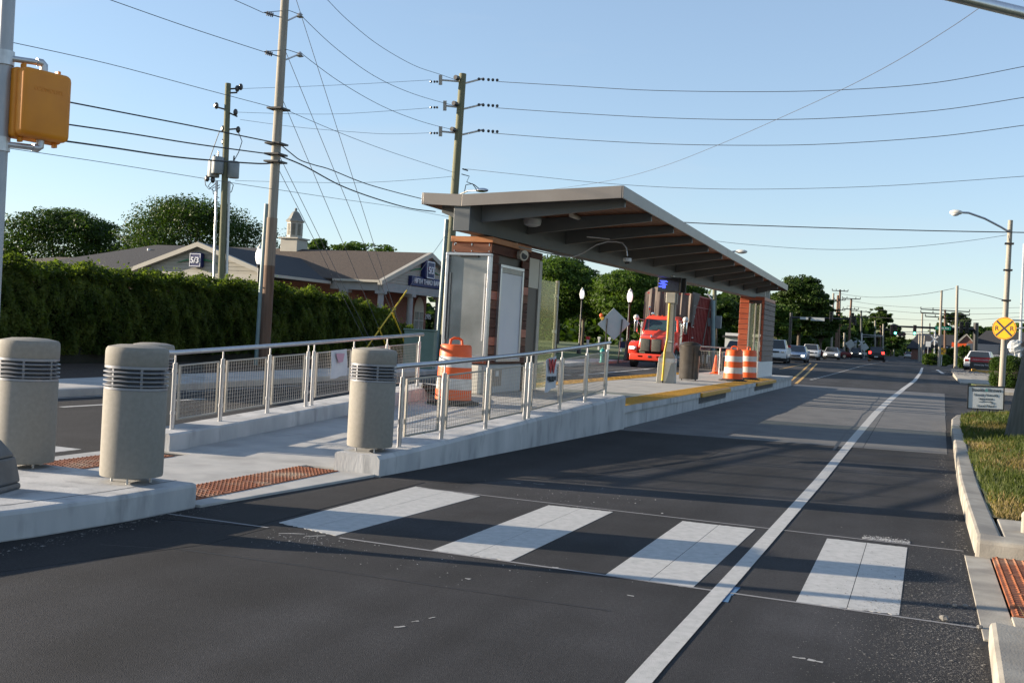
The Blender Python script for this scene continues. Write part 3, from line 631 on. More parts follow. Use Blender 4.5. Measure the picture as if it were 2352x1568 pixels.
# housing placed to the right of the pole
hc=AY(100,243,5.95)-ps; hx=hc.x; hz=hc.z
ang=R_(74)
Mh=Matrix.Translation(Vector((hx,hc.y,hz)))@Matrix.Rotation(ang,4,'Z')
def hb(c,d,name,m,bev,parent=t): return MB().box(c,d).xf(Mh).build(name,m,parent,bevel=bev,seg=4,smooth=True)
hb((0,0,0),(.37,.13,.49),'housing_back',sigor,.045)
h2=hb((0,.12,0),(.38,.14,.50),'housing_front',sigor,.03)
hb((0,.26,.02),(.36,.2,.44),'visor',blackp,.01)
for sx in(-1,1):
    for sz in(-1,1): hb((sx*.13,.06,sz*.262),(.022,.05,.035),'hinge_lug',sigor,.005)
text('raised_lettering','ECONOLITE',.040,LOC[t.name]@Mh@frame((0,-.0655,.10),(1,0,0),(0,0,1)),sigor,t,ext=.002)
for s in(1,-1):
    z=hz+s*.305; p=[Vector((0,0,z+.055*s if s>0 else z)),Vector((0.0,0,z)),Mh@Vector((0,.03,s*.305)),Mh@Vector((0,.03,s*.24))]
    MB().tube([Vector((.03,0,z)),Mh@Vector((-.02,.03,s*.305))],.022,12).build('bracket_pipe',galv,t,smooth=True)
    MB().tube([Mh@Vector((-.05,.03,s*.305)),Mh@Vector((-.012,.03,s*.307)),Mh@Vector((.004,.03,s*.295)),Mh@Vector((.006,.03,s*.24))],.028,12).build('pipe_elbow',galv,t,smooth=True)
    MB().cyl((0,0,z-.05),(0,0,z+.05),.066,n=20).build('pole_clamp',galv,t)
# second face on the other side of the pole, just out of frame
M2=Matrix.Translation(Vector((-hx*.9,hc.y,hz)))@Matrix.Rotation(ang,4,'Z')
MB().box((0,0,0),(.33,.2,.39)).xf(M2).build('second_housing',sigor,t,bevel=.04,seg=3,smooth=True)
# ---------------------------------------------------------------- RAILINGS
def railing(label,posts,ytop,rail_ext,doubles,side):
    # posts: list of (x,y) on the wall; wall top = ramp+.19
    t=thing('railing',label,'railing',(posts[0][0],posts[0][1],ramp(posts[0][1])+.19))
    zt=lambda y: ramp(y)+.19; H=.84
    zr=lambda y: .25+H+ .36*min(1,max(0,(y-10.0)/7.5))
    p0,p1=posts[0],posts[-1]
    rp=[(p0[0],p0[1]+rail_ext[0],zr(p0[1]+rail_ext[0]))]+[(x,y,zr(y)) for x,y in posts]+[(p1[0],p1[1]+rail_ext[1],zr(p1[1]+rail_ext[1]))]
    MB().tube(rp,.028,14).build('handrail',steel,t,smooth=True,world=True)
    for x,y in posts:
        pm=MB().cyl((x,y,zt(y)-.03),(x,y,zr(y)-.115),.026,n=12)
        pm.cyl((x,y,zr(y)-.12),(x,y,zr(y)),.010,n=8).cyl((x,y,zt(y)-.002),(x,y,zt(y)+.004),.032,n=12)
        pm.cyl((x,y,zr(y)-.225),(x,y,zr(y)-.185),.031,n=12).cyl((x,y,zt(y)+.17),(x,y,zt(y)+.21),.031,n=12)
        pm.build('post',steel,t,smooth=True,world=True)
    for (xa,ya),(xb,yb) in zip(posts[:-1],posts[1:]):
        if abs(yb-ya)<.35: continue
        d=Vector((xb-xa,yb-ya)); L=d.length; d/=L; a=.075; e=L-.075; w_=.02
        P_=lambda s,h: Vector((xa+d.x*s,ya+d.y*s, (zt(ya+d.y*s)+.10)+h*(zr(ya+d.y*s)-.14-zt(ya+d.y*s)-.10)))
        nrm=Vector((-d.y,d.x,0))*.011
        fr=MB()
        hh=.028
        def bar(s0,s1,h0,h1):
            q=[P_(s0,h0),P_(s1,h0),P_(s1,h1),P_(s0,h1)]; fr.ext([v-nrm for v in q],nrm*2)
        bar(a,e,0,hh*1.1); bar(a,e,1-hh,1); bar(a,a+.022,hh*1.1,1-hh); bar(e-.022,e,hh*1.1,1-hh)
        f=fr.build('panel_frame',steel_d,t,world=True,bevel=0)
        mb=MB(); s=a+.05; r=.0021
        while s<e-.03:
            p,q=P_(s,.01),P_(s,.99); mb.cyl(p,q,r,n=4,cap=False); s+=.051
        n=14
        for k in range(1,n):
            mb.cyl(P_(a,k/n),P_(e,k/n),r,n=4,cap=False)
        o=mb.build('mesh_infill',steel_d,f,world=True,fixn=False); o['kind']='stuff'
        for s in(.03,L-.03):
            for h in(.12,.85):
                pass
    return t
wc=lambda y: (wRi(y)+wRo(y))/2
pR=[(-5.17,10.32),(-5.04,11.12),(-4.95,12.22),(-4.86,13.36),(-4.86,13.52),(-4.84,14.78),(-4.83,16.0),(-4.86,17.25)]
pL=[(-7.86,9.95),(-7.87,10.85),(-7.87,11.85),(-7.87,12.78),(-7.87,12.93),(-7.90,14.1),(-7.92,15.2),(-7.93,16.4)]
rR=railing('stainless mesh railing on the nearer ramp wall, hung with the red-lettered banner',pR,None,(-.3,.12),None,1)
rL=railing('stainless mesh railing on the farther ramp wall, showing a pink-backed banner',pL,None,(-.3,.12),None,-1)
# banners
def banner(label,pA,pB,s0,wd,z0,z1,back,ox):
    d=Vector((pB[0]-pA[0],pB[1]-pA[1],0)).normalized(); o=Vector((pA[0],pA[1],0))+d*s0; nrm=Vector((d.y,-d.x,0))*ox
    o+=nrm
    t=thing('banner',label,'banner',(o.x,o.y,z0))
    nx,nz=8,10; V=[];
    for j in range(nz+1):
        for i in range(nx+1):
            u=i/nx; v=j/nz; q=o+d*(wd*u+.012*math.sin(v*5))+nrm.normalized()*(.008*math.sin(u*7+v*3)); V.append((q.x,q.y,z0+(z1-z0)*v+.05*u*(1 if not back else .6)-.01*math.sin(u*6)*(1-v)))
    Fq=[(j*(nx+1)+i,j*(nx+1)+i+1,(j+1)*(nx+1)+i+1,(j+1)*(nx+1)+i) for j in range(nz) for i in range(nx)]
    mb=MB().add(V,Fq); mb.build('sheet',bannerw,t,smooth=True,world=True,fixn=False)
    h=z1-z0; c=o+d*wd*.5+nrm.normalized()*.018
    up=Vector((0,0,1)); 
    if not back:
        e=Vector((0,0,.025))
        def Wq(pts,mm,nm):
            mb=MB(); 
            for poly in pts: mb.ext([c+d*(u*wd)+up*(z0+v*h)+e for u,v in poly],nrm.normalized()*.004)
            mb.build(nm,mm,t,world=True)
        text('letter_mark','W',.27,frame((c+up*(z0+h*.72)+e).to_tuple(),d,(0,0,1)),bannerr,t,off=.009)
        text('lettering','WILHELM',.086,frame((c+up*(z0+h*.36)+e).to_tuple(),d,(0,0,1)),inkm,t,off=.0008)
        text('lettering','CONSTRUCTION',.026,frame((c+up*(z0+h*.28)+e).to_tuple(),d,(0,0,1)),inkm,t)
    else:
        poly=[(-.28,.86),(.26,.86),(.18,.55),(-.1,.52)]
        MB().ext([c+d*(u*wd)+up*(z0+v*h)+Vector((0,0,.02)) for u,v in poly],nrm.normalized()*.003).build('faded_mark',bannerp,t,world=True)
    return t
banner('white cloth banner with a red W tied to the nearer railing',pR[4],pR[5],.50,.44,.72,1.18,False,.03)
banner('back of a white cloth banner with a pink ghost mark, tied to the farther railing',pL[4],pL[5],.42,.48,.72,1.12,True,.035)
# ---------------------------------------------------------------- KIOSK A (near)
KX0,KX1,KY0,KY1,KZ=-7.98,-7.20,17.62,19.62,.38
t=thing('shelter_kiosk','timber-clad shelter kiosk with metal display case and white poster panel, nearest the ramp','kiosk',(-7.6,17.6,.38))
tb=lambda mb,name,m,bev=.004,**k: mb.build(name,m,t,world=True,bevel=bev,**k)
tb(MB().bx(KX0+.06,KX1-.06,KY0+.06,KY1-.06,.4,3.14),'core',dark_open,0)
tb(MB().bx(KX0-.02,KX1-.03,KY0+.02,KY1-.05,.38,.92),'base',baseconc,.03)
def poly_base():
    c=Vector((-7.6,17.6)); return MB().bx(-7.97,-7.26,17.5,17.638,.38,.90)
tb(poly_base(),'base_apron',cream,.03)
tb(MB().bx(-7.228,-7.218,18.0,18.5,.52,.85),'access_plate',rustbox)
tb(MB().bx(-7.217,-7.210,18.17,18.32,.70,.80),'sticker',white,0)
tb(MB().bx(KX0-.02,KX1+.02,KY0-.02,KY1+.02,3.10,3.20),'top_trim',woodO,.006)
tb(MB().bx(-7.75,-7.45,17.9,19.3,3.2,3.26),'mounting_block',blackp)
z=.93
row=0; wood_side=[woodC,woodC,woodC,woodB,woodC,woodC,woodA,woodC]
wf=[woodA,woodA]
while z<3.08:
    z1=min(z+.165,3.095)
    if z>2.74 or z<1.0:
        # full width boards on the front
        pl=tb(MB().bx(KX0,KX1,KY0-.001,KY0+.025,z+.005,z1-.005),'plank',woodA if row%2 else woodB if z>2.9 else woodA)
        mb=MB()
        for x in(KX0+.05,(KX0+KX1)/2,KX1-.05):
            for zz in(z+.03,z1-.03): mb.cyl((x,KY0-.001,zz),(x,KY0-.007,zz),.0085,n=8)
        o=mb.build('screw_row',chrome,pl,world=True,fixn=False); o['kind']='stuff'
    # side boards: +X face, left and right of the poster panel or full above/below
    def sb(y0,y1,k):
        pl=tb(MB().bx(KX1-.025,KX1+.001,y0,y1,z+.005,z1-.005),'plank',[woodC,woodC,woodB,woodC,woodA][(row*2+k*3)%5] if z<2.6 else woodC)
        mb=MB()
        for yy in(y0+.04,y1-.04):
            for zz in(z+.03,z1-.03): mb.cyl((KX1+.001,yy,zz),(KX1+.004,yy,zz),.006,n=6)
        o=mb.build('screw_row',steel_d,pl,world=True,fixn=False); o['kind']='stuff'
    if z<1.0 or z>2.75: sb(KY0+.03,KY1,0)
    else: sb(KY0+.03,18.0,0); sb(19.22,KY1,1)
    row+=1; z=z1
# display case on front
def case(x0,x1,y,z0,z1,d=.10):
    f=tb(MB().bx(x0,x1,y,y+d,z0,z0+.05).bx(x0,x1,y,y+d,z1-.05,z1).bx(x0,x0+.055,y,y+d,z0+.05,z1-.05).bx(x1-.055,x1,y,y+d,z0+.05,z1-.05),'case_frame',steel,.006)
    tb(MB().bx(x0+.056,x1-.056,y+.06,y+d-.005,z0+.051,z1-.051),'back_sheet',caseback,0)
    tb(MB().bx(x1-.115,x1-.095,y+.03,y+.05,z0+.32,z1-.36),'light_strip',white,0)
    tb(MB().bx(x0+.075,x0+.10,y+.03,y+.05,z0+.32,z1-.36),'side_strip',steel_d,0)
    tb(MB().bx(x0+.25,x1-.25,y+.01,y+.055,z1-.075,z1-.052),'lamp_bar',blackp,.004)
case(-8.03,-7.16,17.50,1.02,2.90)
# poster panel on the right face
pf=MB(); X=KX1
for (a,b,c,d_) in((18.0,19.22,.97,1.03),(18.0,19.22,2.69,2.75),(18.0,18.07,1.03,2.69),(19.15,19.22,1.03,2.69)): pf.bx(X-.01,X+.05,a,b,c,d_)
tb(pf,'poster_frame',steel,.006); tb(MB().bx(X-.005,X+.025,18.07,19.15,1.03,2.60),'poster_sheet',poster,0)
tb(MB().bx(X-.005,X+.035,18.07,19.15,2.605,2.69),'poster_header',steel_d,0)
# back part: metal alcove and wind screen
tb(MB().bx(-7.9,-7.22,19.66,20.35,.4,3.02),'side_cabinet',dark_open,.005)
tb(MB().bx(-7.219,-7.205,19.64,20.20,2.42,3.0),'cover_sheet',cream,0)
tb(MB().bx(-7.26,-7.19,20.20,20.36,.4,2.98),'cabinet_edge',steel_d,.005)
tb(MB().bx(-7.9,-7.2,19.66,20.36,3.0,3.14),'cabinet_cap',woodC,.005)
tb(MB().bx(-7.225,-7.21,20.37,21.42,.42,2.62),'wind_screen_glass',glass,0)
tb(MB().bx(-7.25,-7.19,21.42,21.50,.38,2.66),'screen_post',steel_d,.005)
for zz in(.8,1.55,2.3): tb(MB().bx(-7.26,-7.18,21.38,21.43,zz,zz+.07),'glass_clamp',galv,.003)
# ---------------------------------------------------------------- KIOSK B (far)
fx0,fx1,fy0,fy1=-6.02,-5.17,38.3,41.3
t=thing('shelter_kiosk','timber-clad kiosk with glazed front opening, under the far end of the canopy','kiosk',(-5.6,38.3,.38))
tb(MB().bx(fx0-.05,fx1,37.6,fy1+.2,.382,.95),'base',white,.02)
z=.96;row=0
while z<3.1:
    z1=min(z+.185,3.12)
    tb(MB().bx(fx0,-5.70,fy0,fy0+.04,z+.008,z1-.008),'plank',woodA,.004)
    tb(MB().bx(-5.25,fx1,fy0,fy0+.04,z+.008,z1-.008),'plank',woodA,.004)
    tb(MB().bx(fx1-.03,fx1+.012,fy0+.041,fy1,z+.010,z1-.010),'plank',woodShade,.004)
    tb(MB().bx(fx0-.012,fx0+.03,fy0+.041,fy1,z+.008,z1-.008),'plank',woodA,.004)
    row+=1; z=z1
tb(MB().bx(fx0+.031,fx0+.06,fy0+.05,fy1-.02,.96,3.1),'lining',dark_open,0)
tb(MB().bx(fx1-.06,fx1-.031,fy0+.05,fy1-.02,.96,3.1),'lining',dark_open,0)
tb(MB().bx(fx0,fx1,fy0-.01,fy1,3.12,3.24),'top_trim',woodA,.006)
for x in(-5.66,-5.46,-5.29): tb(MB().bx(x-.025,x+.025,fy0-.03,fy0+.03,.96,3.0),'glazing_post',steel_d,.004)
tb(MB().bx(-5.635,-5.485,fy0,fy0+.008,.96,2.98),'glass_pane',glass,0); tb(MB().bx(-5.435,-5.315,fy0,fy0+.008,.96,2.98),'glass_pane',glass,0)
# ---------------------------------------------------------------- CANOPY
CY0,CY1=17.02,40.66
xv=lambda y:-7.565+.09*(y-17); zv=lambda y:3.87-.004*(y-17)
ztop=lambda x,y: zv(y)+ (.057*(x-xv(y)) if x>xv(y) else .035*(xv(y)-x))
XR,XL=-4.70,-8.30
t=thing('canopy','long grey-edged canopy with timber soffit and tapered rafters over the platform','canopy',(-6.5,28.8,3.2))
ns=12; ys=[CY0+(CY1-CY0)*i/ns for i in range(ns+1)]
mb=MB()
for a,b in zip(ys[:-1],ys[1:]):
    for f,g in((lambda y:XL,xv),(xv,lambda y:XR)):
        q=[(f(a),a),(g(a),a),(g(b),b),(f(b),b)]
        mb.hexa([(x,y,ztop(x,y)-.09) for x,y in q],[(x,y,ztop(x,y)-.01) for x,y in q])
tb(mb,'roof_deck',galv,0)
# soffit boards
nb=18
for k in range(nb):
    u0=k/nb; 
    for side in(0,1):
        cnt=nb if side else 8
        if k>=cnt: continue
        def xx(u,y): return (xv(y)+(XR-xv(y))*u) if side else (xv(y)+(XL-xv(y))*u)
        a0,a1=k/cnt,(k+1)/cnt; A,B=CY0+.02,CY1-.02
        e=.004
        q=[(xx(a0,A)+e,A),(xx(a1,A)-e,A),(xx(a1,B)-e,B),(xx(a0,B)+e,B)]
        tb(MB().hexa([(x,y,ztop(x,y)-.135) for x,y in q],[(x,y,ztop(x,y)-.10) for x,y in q]),'soffit_board',soffit,0)
# fascia panels
FD=.205
def fpanel(p,q,off):
    (x0,y0),(x1,y1)=p,q; off=Vector(off)
    P4=[Vector((x0,y0,ztop(x0,y0)-FD)),Vector((x1,y1,ztop(x1,y1)-FD)),Vector((x1,y1,ztop(x1,y1))),Vector((x0,y0,ztop(x0,y0)))]
    tb(MB().ext(P4,off),'fascia_panel',fasc,.004)
xf=xv(CY0); fpanel((XL,CY0),(xf-.003,CY0),(0,-.03,0)); fpanel((xf+.003,CY0),(XR,CY0),(0,-.03,0))
jo=[CY0-.03,19.5,23.45,27.2,30.9,34.6,38.2,CY1]
for a,b in zip(jo[:-1],jo[1:]):
    fpanel((XR+.002,a+.003),(XR+.002,b-.003),(.03,0,0)); fpanel((XL-.002,a+.003),(XL-.002,b-.003),(-.03,0,0))
xf=xv(CY1); fpanel((XL,CY1),(xf-.003,CY1),(0,.03,0)); fpanel((xf+.003,CY1),(XR,CY1),(0,.03,0))
# girder
gw=.155; mb=MB()
A,B=CY0+.0,CY1-.05
zb=lambda y: 3.24-.002*(y-17)
mb.hexa([(xv(A)-gw,A+.02,zb(A)),(xv(A)+gw,A+.02,zb(A)),(xv(B)+gw,B,zb(B)),(xv(B)-gw,B,zb(B))],[(xv(A)-gw,A+.02,zv(A)-.14),(xv(A)+gw,A+.02,zv(A)-.14),(xv(B)+gw,B,zv(B)-.14),(xv(B)-gw,B,zv(B)-.14)])
tb(mb,'main_girder',gird,.008)
for k in range(12):
    y=17.48+1.905*k; w2=.04
    x0=xv(y)+gw+.002; x1=XR-.06
    zt0=ztop(x0,y)-.14; zt1=ztop(x1,y)-.14; f=.5+.5*(x1-x0)/2.7
    poly=[Vector((x0,y-w2,zt0-.30)),Vector((x1,y-w2,zt1-.15)),Vector((x1,y-w2,zt1)),Vector((x0,y-w2,zt0))]
    r=tb(MB().ext(poly,(0,2*w2,0)),'rafter',gird,.004)
    x0=xv(y)-gw-.002; x1=XL+.16
    if x0-x1>.2:
        zt0=ztop(x0,y)-.14; zt1=ztop(x1,y)-.14
        poly=[Vector((x0,y-w2,zt0-.30)),Vector((x1,y-w2,zt1-.15)),Vector((x1,y-w2,zt1)),Vector((x0,y-w2,zt0))]
        tb(MB().ext(poly,(0,2*w2,0)),'rafter',gird,.004)
# conduit runs on the canopy
def dpt(px,py,Y): v=AY(px,py,Y); return v
cp=[dpt(1145,575,18.6),dpt(1150,560,18.6),dpt(1158,556,18.6),dpt(1190,566,18.9),dpt(1250,580,19.4),dpt(1295,588,19.8),dpt(1316,590,20.0),dpt(1340,580,20.2),dpt(1370,562,20.4),dpt(1395,555,20.6),dpt(1415,555,20.7),dpt(1430,558,20.7),dpt(1439,570,20.7),dpt(1441,588,20.7)]
tb(MB().tube(cp,.013,8),'conduit',galv,0,smooth=True)
for px in(1162.5,1187):
    Y=18.75 if px<1170 else 19.1
    a,b=dpt(px,508,Y),dpt(px-2,580,Y); tb(MB().cyl(a,b,.012,n=8).cyl(dpt(px,555,Y),dpt(px-1,575,Y),.026,n=10),'drop_conduit',galv,0,smooth=True)
tb(MB().tube([dpt(1348,544,19.9),dpt(1400,549,20.6)],.01,6),'conduit',galv,0)
for px,Y in((1757,39.2),(1766,39.6)): tb(MB().cyl(dpt(px,668,Y)+Vector((0,0,.35)),(dpt(px,680,Y)),.014,n=8),'drop_conduit',galv,0)
# things hanging from the canopy
q=dpt(1441,592,20.7); t=thing('dome_camera','white dome camera hanging on a bent conduit under the canopy','camera',q)
MB().lathe([(.03,-.0),(.085,-.01),(.085,-.075),(.06,-.08)],n=20).build('housing',white,t,smooth=True); MB().sphere((0,0,-.078),.055,12,8).build('dome',carglass,t,smooth=True)
q=Vector((-7.165,18.95,3.00)); t=thing('horn_speaker','round cream loudspeaker mounted high on the near kiosk wall','speaker',q)
MB().cyl((0,-.0,0),(.12,-.07,-.02),.085,.10,n=20).build('body',cream,t,smooth=True); MB().cyl((.12,-.07,-.02),(.124,-.072,-.02),.075,n=20).build('grille',blackp,t)
q=dpt(1223,508,18.4); t=thing('ceiling_lamp','round diffuser lamp on the underside of the canopy girder side','lamp',q)
MB().lathe([(.16,.04),(.17,.0),(.15,-.07),(.08,-.10),(.01,-.105)],n=20).build('diffuser',mat('diffuser',(.42,.45,.48),.3),t,smooth=True)
MB().lathe([(.12,.12),(.17,.06),(.17,.04)],n=20).build('base',gird,t)
q0,q1=dpt(1312,494,18.6),dpt(1340,505,19.9); q=(q0+q1)/2; t=thing('tube_light','pale tube light fixed across the canopy soffit','lamp',q)
MB().cyl(q0-q,q1-q,.045,n=10).build('tube',mat('tube_cover',(.62,.58,.52),.4),t,smooth=True)
MB().box((0,0,.07),(.08,.35,.06)).build('mount',woodB,t)
# double information screen
qs=AY(1538,654,28.6); t=thing('information_screen','black information screen with a lit blue patch hanging from the canopy girder','screen',qs)
MB().box((0,0,0),(.64,.07,.40)).build('screen_case',blackp,t,bevel=.01)
s=MB().box((-.02,-.037,0),(.56,.006,.33)).build('screen_glass',screenb,t)
mb=MB(); 
for k in range(9):
    z=.10-k*.024; mb.box((-.17+.03*math.sin(k*1.7),-.0405,z),(.16+.07*math.sin(k*2.1+.5),.002,.017))
mb.build('lit_pattern',screenl,t)
MB().box((.10,.16,0),(.64,.07,.40)).build('rear_screen_case',blackp,t,bevel=.01)
MB().box((-.1,.05,.235),(.4,.22,.03)).build('hanger_bracket',galv,t,bevel=.004)
# ---------------------------------------------------------------- PYLON with yellow conduit
q=Vector((-6.33,28.55,.38)); rz=.12; t=thing('fare_post','unfinished grey metal post on a concrete plinth with a yellow conduit up its front','post',q,rz)
MB().hexa([(-.27,-.2,0),(.23,-.2,0),(.23,.2,0),(-.27,.2,0)],[(-.25,-.19,.55),(.22,-.19,.55),(.22,.19,.55),(-.25,.19,.55)]).build('plinth',mat('plinth_concrete',(.42,.42,.38),.8,col2=(.48,.47,.43),scale=4),t,bevel=.012)
MB().box((-.015,0,.61),(.46,.37,.12)).build('plinth_collar',galv,t,bevel=.01)
MB().hexa([(-.245,-.185,.67),(.215,-.185,.67),(.215,.185,.67),(-.245,.185,.67)],[(-.12,-.1,.84),(.12,-.1,.84),(.12,.1,.84),(-.12,.1,.84)]).build('skirt',steel_d,t,bevel=.01)
MB().box((0,0,1.5),(.17,.16,1.32)).build('column',mat('column_skin',(.50,.48,.42),.5,.4,col2=(.45,.44,.39),scale=3),t,bevel=.006)
MB().box((.105,.02,1.5),(.04,.12,1.36)).build('side_channel',steel_d,t,bevel=.004)
MB().box((-.015,-.01,2.3),(.25,.24,.28)).build('head_box',cream,t,bevel=.012)
MB().box((.13,.03,2.28),(.05,.14,.3)).build('head_bracket',steel_d,t,bevel=.004)
yc=[(-.035,-.12,2.15),(-.035,-.13,1.6),(-.04,-.14,1.2),(-.06,-.19,1.02),(-.08,-.235,.85),(-.09,-.235,.4),(-.10,-.235,.05)]
MB().tube(yc,.028,12).build('yellow_conduit',yellow,t,smooth=True)
MB().cyl((-.10,-.235,0),(-.10,-.235,.06),.03,n=10).build('conduit_coupling',blackp,t)
MB().box((0,-.1,1.12),(.19,.1,.03)).build('strap',chrome,t)
# ---------------------------------------------------------------- TRASH CAN
q=Vector((-6.32,31.4,.38)); t=thing('litter_bin','dark bronze round-topped litter bin standing behind the concrete plinth','litter bin',q,.2)
MB().lathe([(.27,.04),(.285,.06),(.30,.98),(.31,1.0),(.31,1.02)],n=28).build('body',trash,t,smooth=True)
MB().lathe([(.325,1.02),(.33,1.04),(.30,1.08),(.18,1.13),(.02,1.15)],n=28).build('lid',trash,t,smooth=True)
MB().box((.12,-.29,.5),(.01,.03,.9)).build('door_edge',blackp,t); MB().box((.28,-.1,.82),(.06,.1,.16),.2).build('latch_box',blackp,t)
for s in(-1,1): MB().cyl((s*.2,-.1,0),(s*.2,-.1,.05),.02,n=8).build('foot',blackp,t)
# ---------------------------------------------------------------- FAR PLATFORM RAILING
t=thing('platform_railing','straight stainless mesh railing closing the far end of the platform','railing',(-7.3,39.2,.38))
tb(MB().tube([(-8.1,39.2,1.37),(-6.1,39.2,1.37)],.026,10),'handrail',steel,0,smooth=True)
for x in(-8.0,-6.78,-6.15): tb(MB().cyl((x,39.2,.38),(x,39.2,1.36),.026,n=10),'post',steel,0,smooth=True)
for a,b in((-7.93,-6.85),(-6.71,-6.2)):
    f=tb(MB().bx(a,b,39.19,39.21,.5,.525).bx(a,b,39.19,39.21,1.2,1.225).bx(a,a+.022,39.19,39.21,.525,1.2).bx(b-.022,b,39.19,39.21,.525,1.2),'panel_frame',steel_d,0)
    mb=MB(); x=a+.05
    while x<b: mb.cyl((x,39.2,.51),(x,39.2,1.21),.004,n=4,cap=False); x+=.06
    for k in range(1,10): mb.cyl((a,39.2,.51+.07*k),(b,39.2,.51+.07*k),.004,n=4,cap=False)
    o=mb.build('mesh_infill',steel_d,f,world=True,fixn=False); o['kind']='stuff'
# ---------------------------------------------------------------- TRAFFIC DRUMS, CONE
def drum():
    t=thing('traffic_drum','drum','traffic drum',(0,0,0),0,'orange and white traffic drums')
    pr=[(.30,.06),(.295,.24),(.29,.245),(.285,.42),(.28,.425),(.275,.60),(.27,.605),(.265,.77),(.26,.775),(.255,.93),(.23,.96),(.05,.965)]
    MB().lathe([(.30,.05),(.295,.24)],n=32,cap=False).build('orange_band',drumo,t,smooth=True)
    MB().lathe([(.290,.24),(.284,.42)],n=32,cap=False).build('white_band',drumw,t,smooth=True)
    MB().lathe([(.282,.42),(.276,.60)],n=32,cap=False).build('orange_band',drumo,t,smooth=True)
    MB().lathe([(.273,.60),(.266,.77)],n=32,cap=False).build('white_band',drumw,t,smooth=True)
    MB().lathe([(.266,.77),(.256,.94),(.235,.965),(.02,.97)],n=32).build('orange_band',drumo,t,smooth=True)
    MB().tube([(-.10,0,.96),(-.09,0,1.04),(-.04,0,1.07),(.04,0,1.07),(.09,0,1.04),(.10,0,.96)],.022,8).build('handle',drumo,t,smooth=True)
    MB().prism([(.44*math.cos(a*math.pi/6+.2),.40*math.sin(a*math.pi/6+.2)) for a in range(12)],0,.035).lathe([(.36,.035),(.30,.075)],n=24).build('rubber_base',rubber,t,bevel=.006)
    return t
d0=drum(); d0.location=(-5.32,33.3,.385); d0['label']='front one of the two traffic drums standing side by side on the yellow platform strip'
dup(d0,(-5.22,35.6,.385),1.2,'rear traffic drum, half hidden behind the front one near the far kiosk')
dup(d0,(-7.05,15.95,.36-.05),.5,'traffic drum with dented top between the two railings beside the near kiosk')
q=Vector((-7.02,39.75,.38)); t=thing('traffic_cone','small orange traffic cone behind the far platform railing','traffic cone',q)
MB().lathe([(.14,.03),(.11,.06),(.03,.68),(.02,.70)],n=16).build('cone',drumo,t,smooth=True); MB().box((0,0,.015),(.34,.34,.03)).build('foot_plate',drumo,t,bevel=.01)
# dark sand bag / loose base near the drum
q=Vector((-7.42,16.75,.36)); t=thing('drum_base','loose curved black rubber drum base leaning on the wall end','rubber base',q)
MB().tube([(-.35,-.5,.18),(-.15,-.3,.10),(.0,0,.04),(.15,.35,.03)],[.05,.09,.10,.05],8).build('tyre_ring',rubber,t,smooth=True)
# ---------------------------------------------------------------- HEDGE and TREES
def hz_top(s): # hedge top height along its length (0..1)
    return interp([(14,2.36),(24,2.38),(31,2.44),(36,2.36),(39.6,2.02),(42.8,1.2)],14.2+28.6*s)
HP=[(-19.6,16.5),(-19.5,20),(-19.6,24.5),(-19.9,30),(-20.3,34),(-20.6,38.5),(-21,43)]
def hedge():
    t=thing('hedge','long unclipped dark green hedge behind the left pavement, sunlit along its top','hedge',(HP[0][0],HP[0][1],.12))
    # dark inner core
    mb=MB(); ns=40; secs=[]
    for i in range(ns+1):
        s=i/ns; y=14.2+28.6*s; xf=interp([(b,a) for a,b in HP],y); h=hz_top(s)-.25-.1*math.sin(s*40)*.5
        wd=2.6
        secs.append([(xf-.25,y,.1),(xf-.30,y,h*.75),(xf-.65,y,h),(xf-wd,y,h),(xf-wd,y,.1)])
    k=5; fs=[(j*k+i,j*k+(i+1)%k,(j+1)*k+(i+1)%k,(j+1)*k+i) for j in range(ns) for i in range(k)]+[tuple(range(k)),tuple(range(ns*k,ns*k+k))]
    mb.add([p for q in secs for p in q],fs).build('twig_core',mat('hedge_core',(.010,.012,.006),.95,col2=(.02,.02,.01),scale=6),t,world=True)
    n=250000
    s=rng.uniform(0,1,n); y=14.2+28.6*s; xf=np.interp(y,[b for a,b in HP],[a for a,b in HP])
    H=np.array([hz_top(v) for v in s]); 
    bump=.05*np.sin(y*2.1)+.06*np.sin(y*5.3+1)+.05*np.sin(y*11+2)+.03*np.sin(y*23)
    u=rng.uniform(0,1,n); face=u<.66
    zf=rng.uniform(.1,1,n)
    bulge=.20*np.sin(zf*3.0)+.07*np.sin(y*1.7+zf*5)+.06*np.sin(y*4.1-zf*7)+.06*np.sin(y*9+zf*13)+.04*np.sin(y*21-zf*17)
    px=np.where(face, xf+bulge-.15-.55*zf**7-np.abs(rng.normal(0,.12,n)), xf-rng.uniform(0,2.3,n))
    pz=np.where(face, zf*(H+bump*.6), H+bump+.10*np.sin(px*6+y*3)-np.abs(rng.normal(0,.10,n))+rng.uniform(0,.22,n)*(rng.uniform(0,1,n)>.90)*(np.sin(y*7)+np.sin(y*17+px*4)>.3))
    P=np.stack([px,y,pz+.12],1); N=rng.normal(0,.8,(n,3))+np.where(face[:,None],np.array([[.6,-.3,.5]]),np.array([[0,0,1.0]]))
    V,Fq=leafquads(P,N,.047)
    iv=np.array(LOC[t.name].inverted()); V=V@iv[:3,:3].T+iv[:3,3]
    npmesh('foliage',V,Fq,lf_hedge,t); return t
hedge()
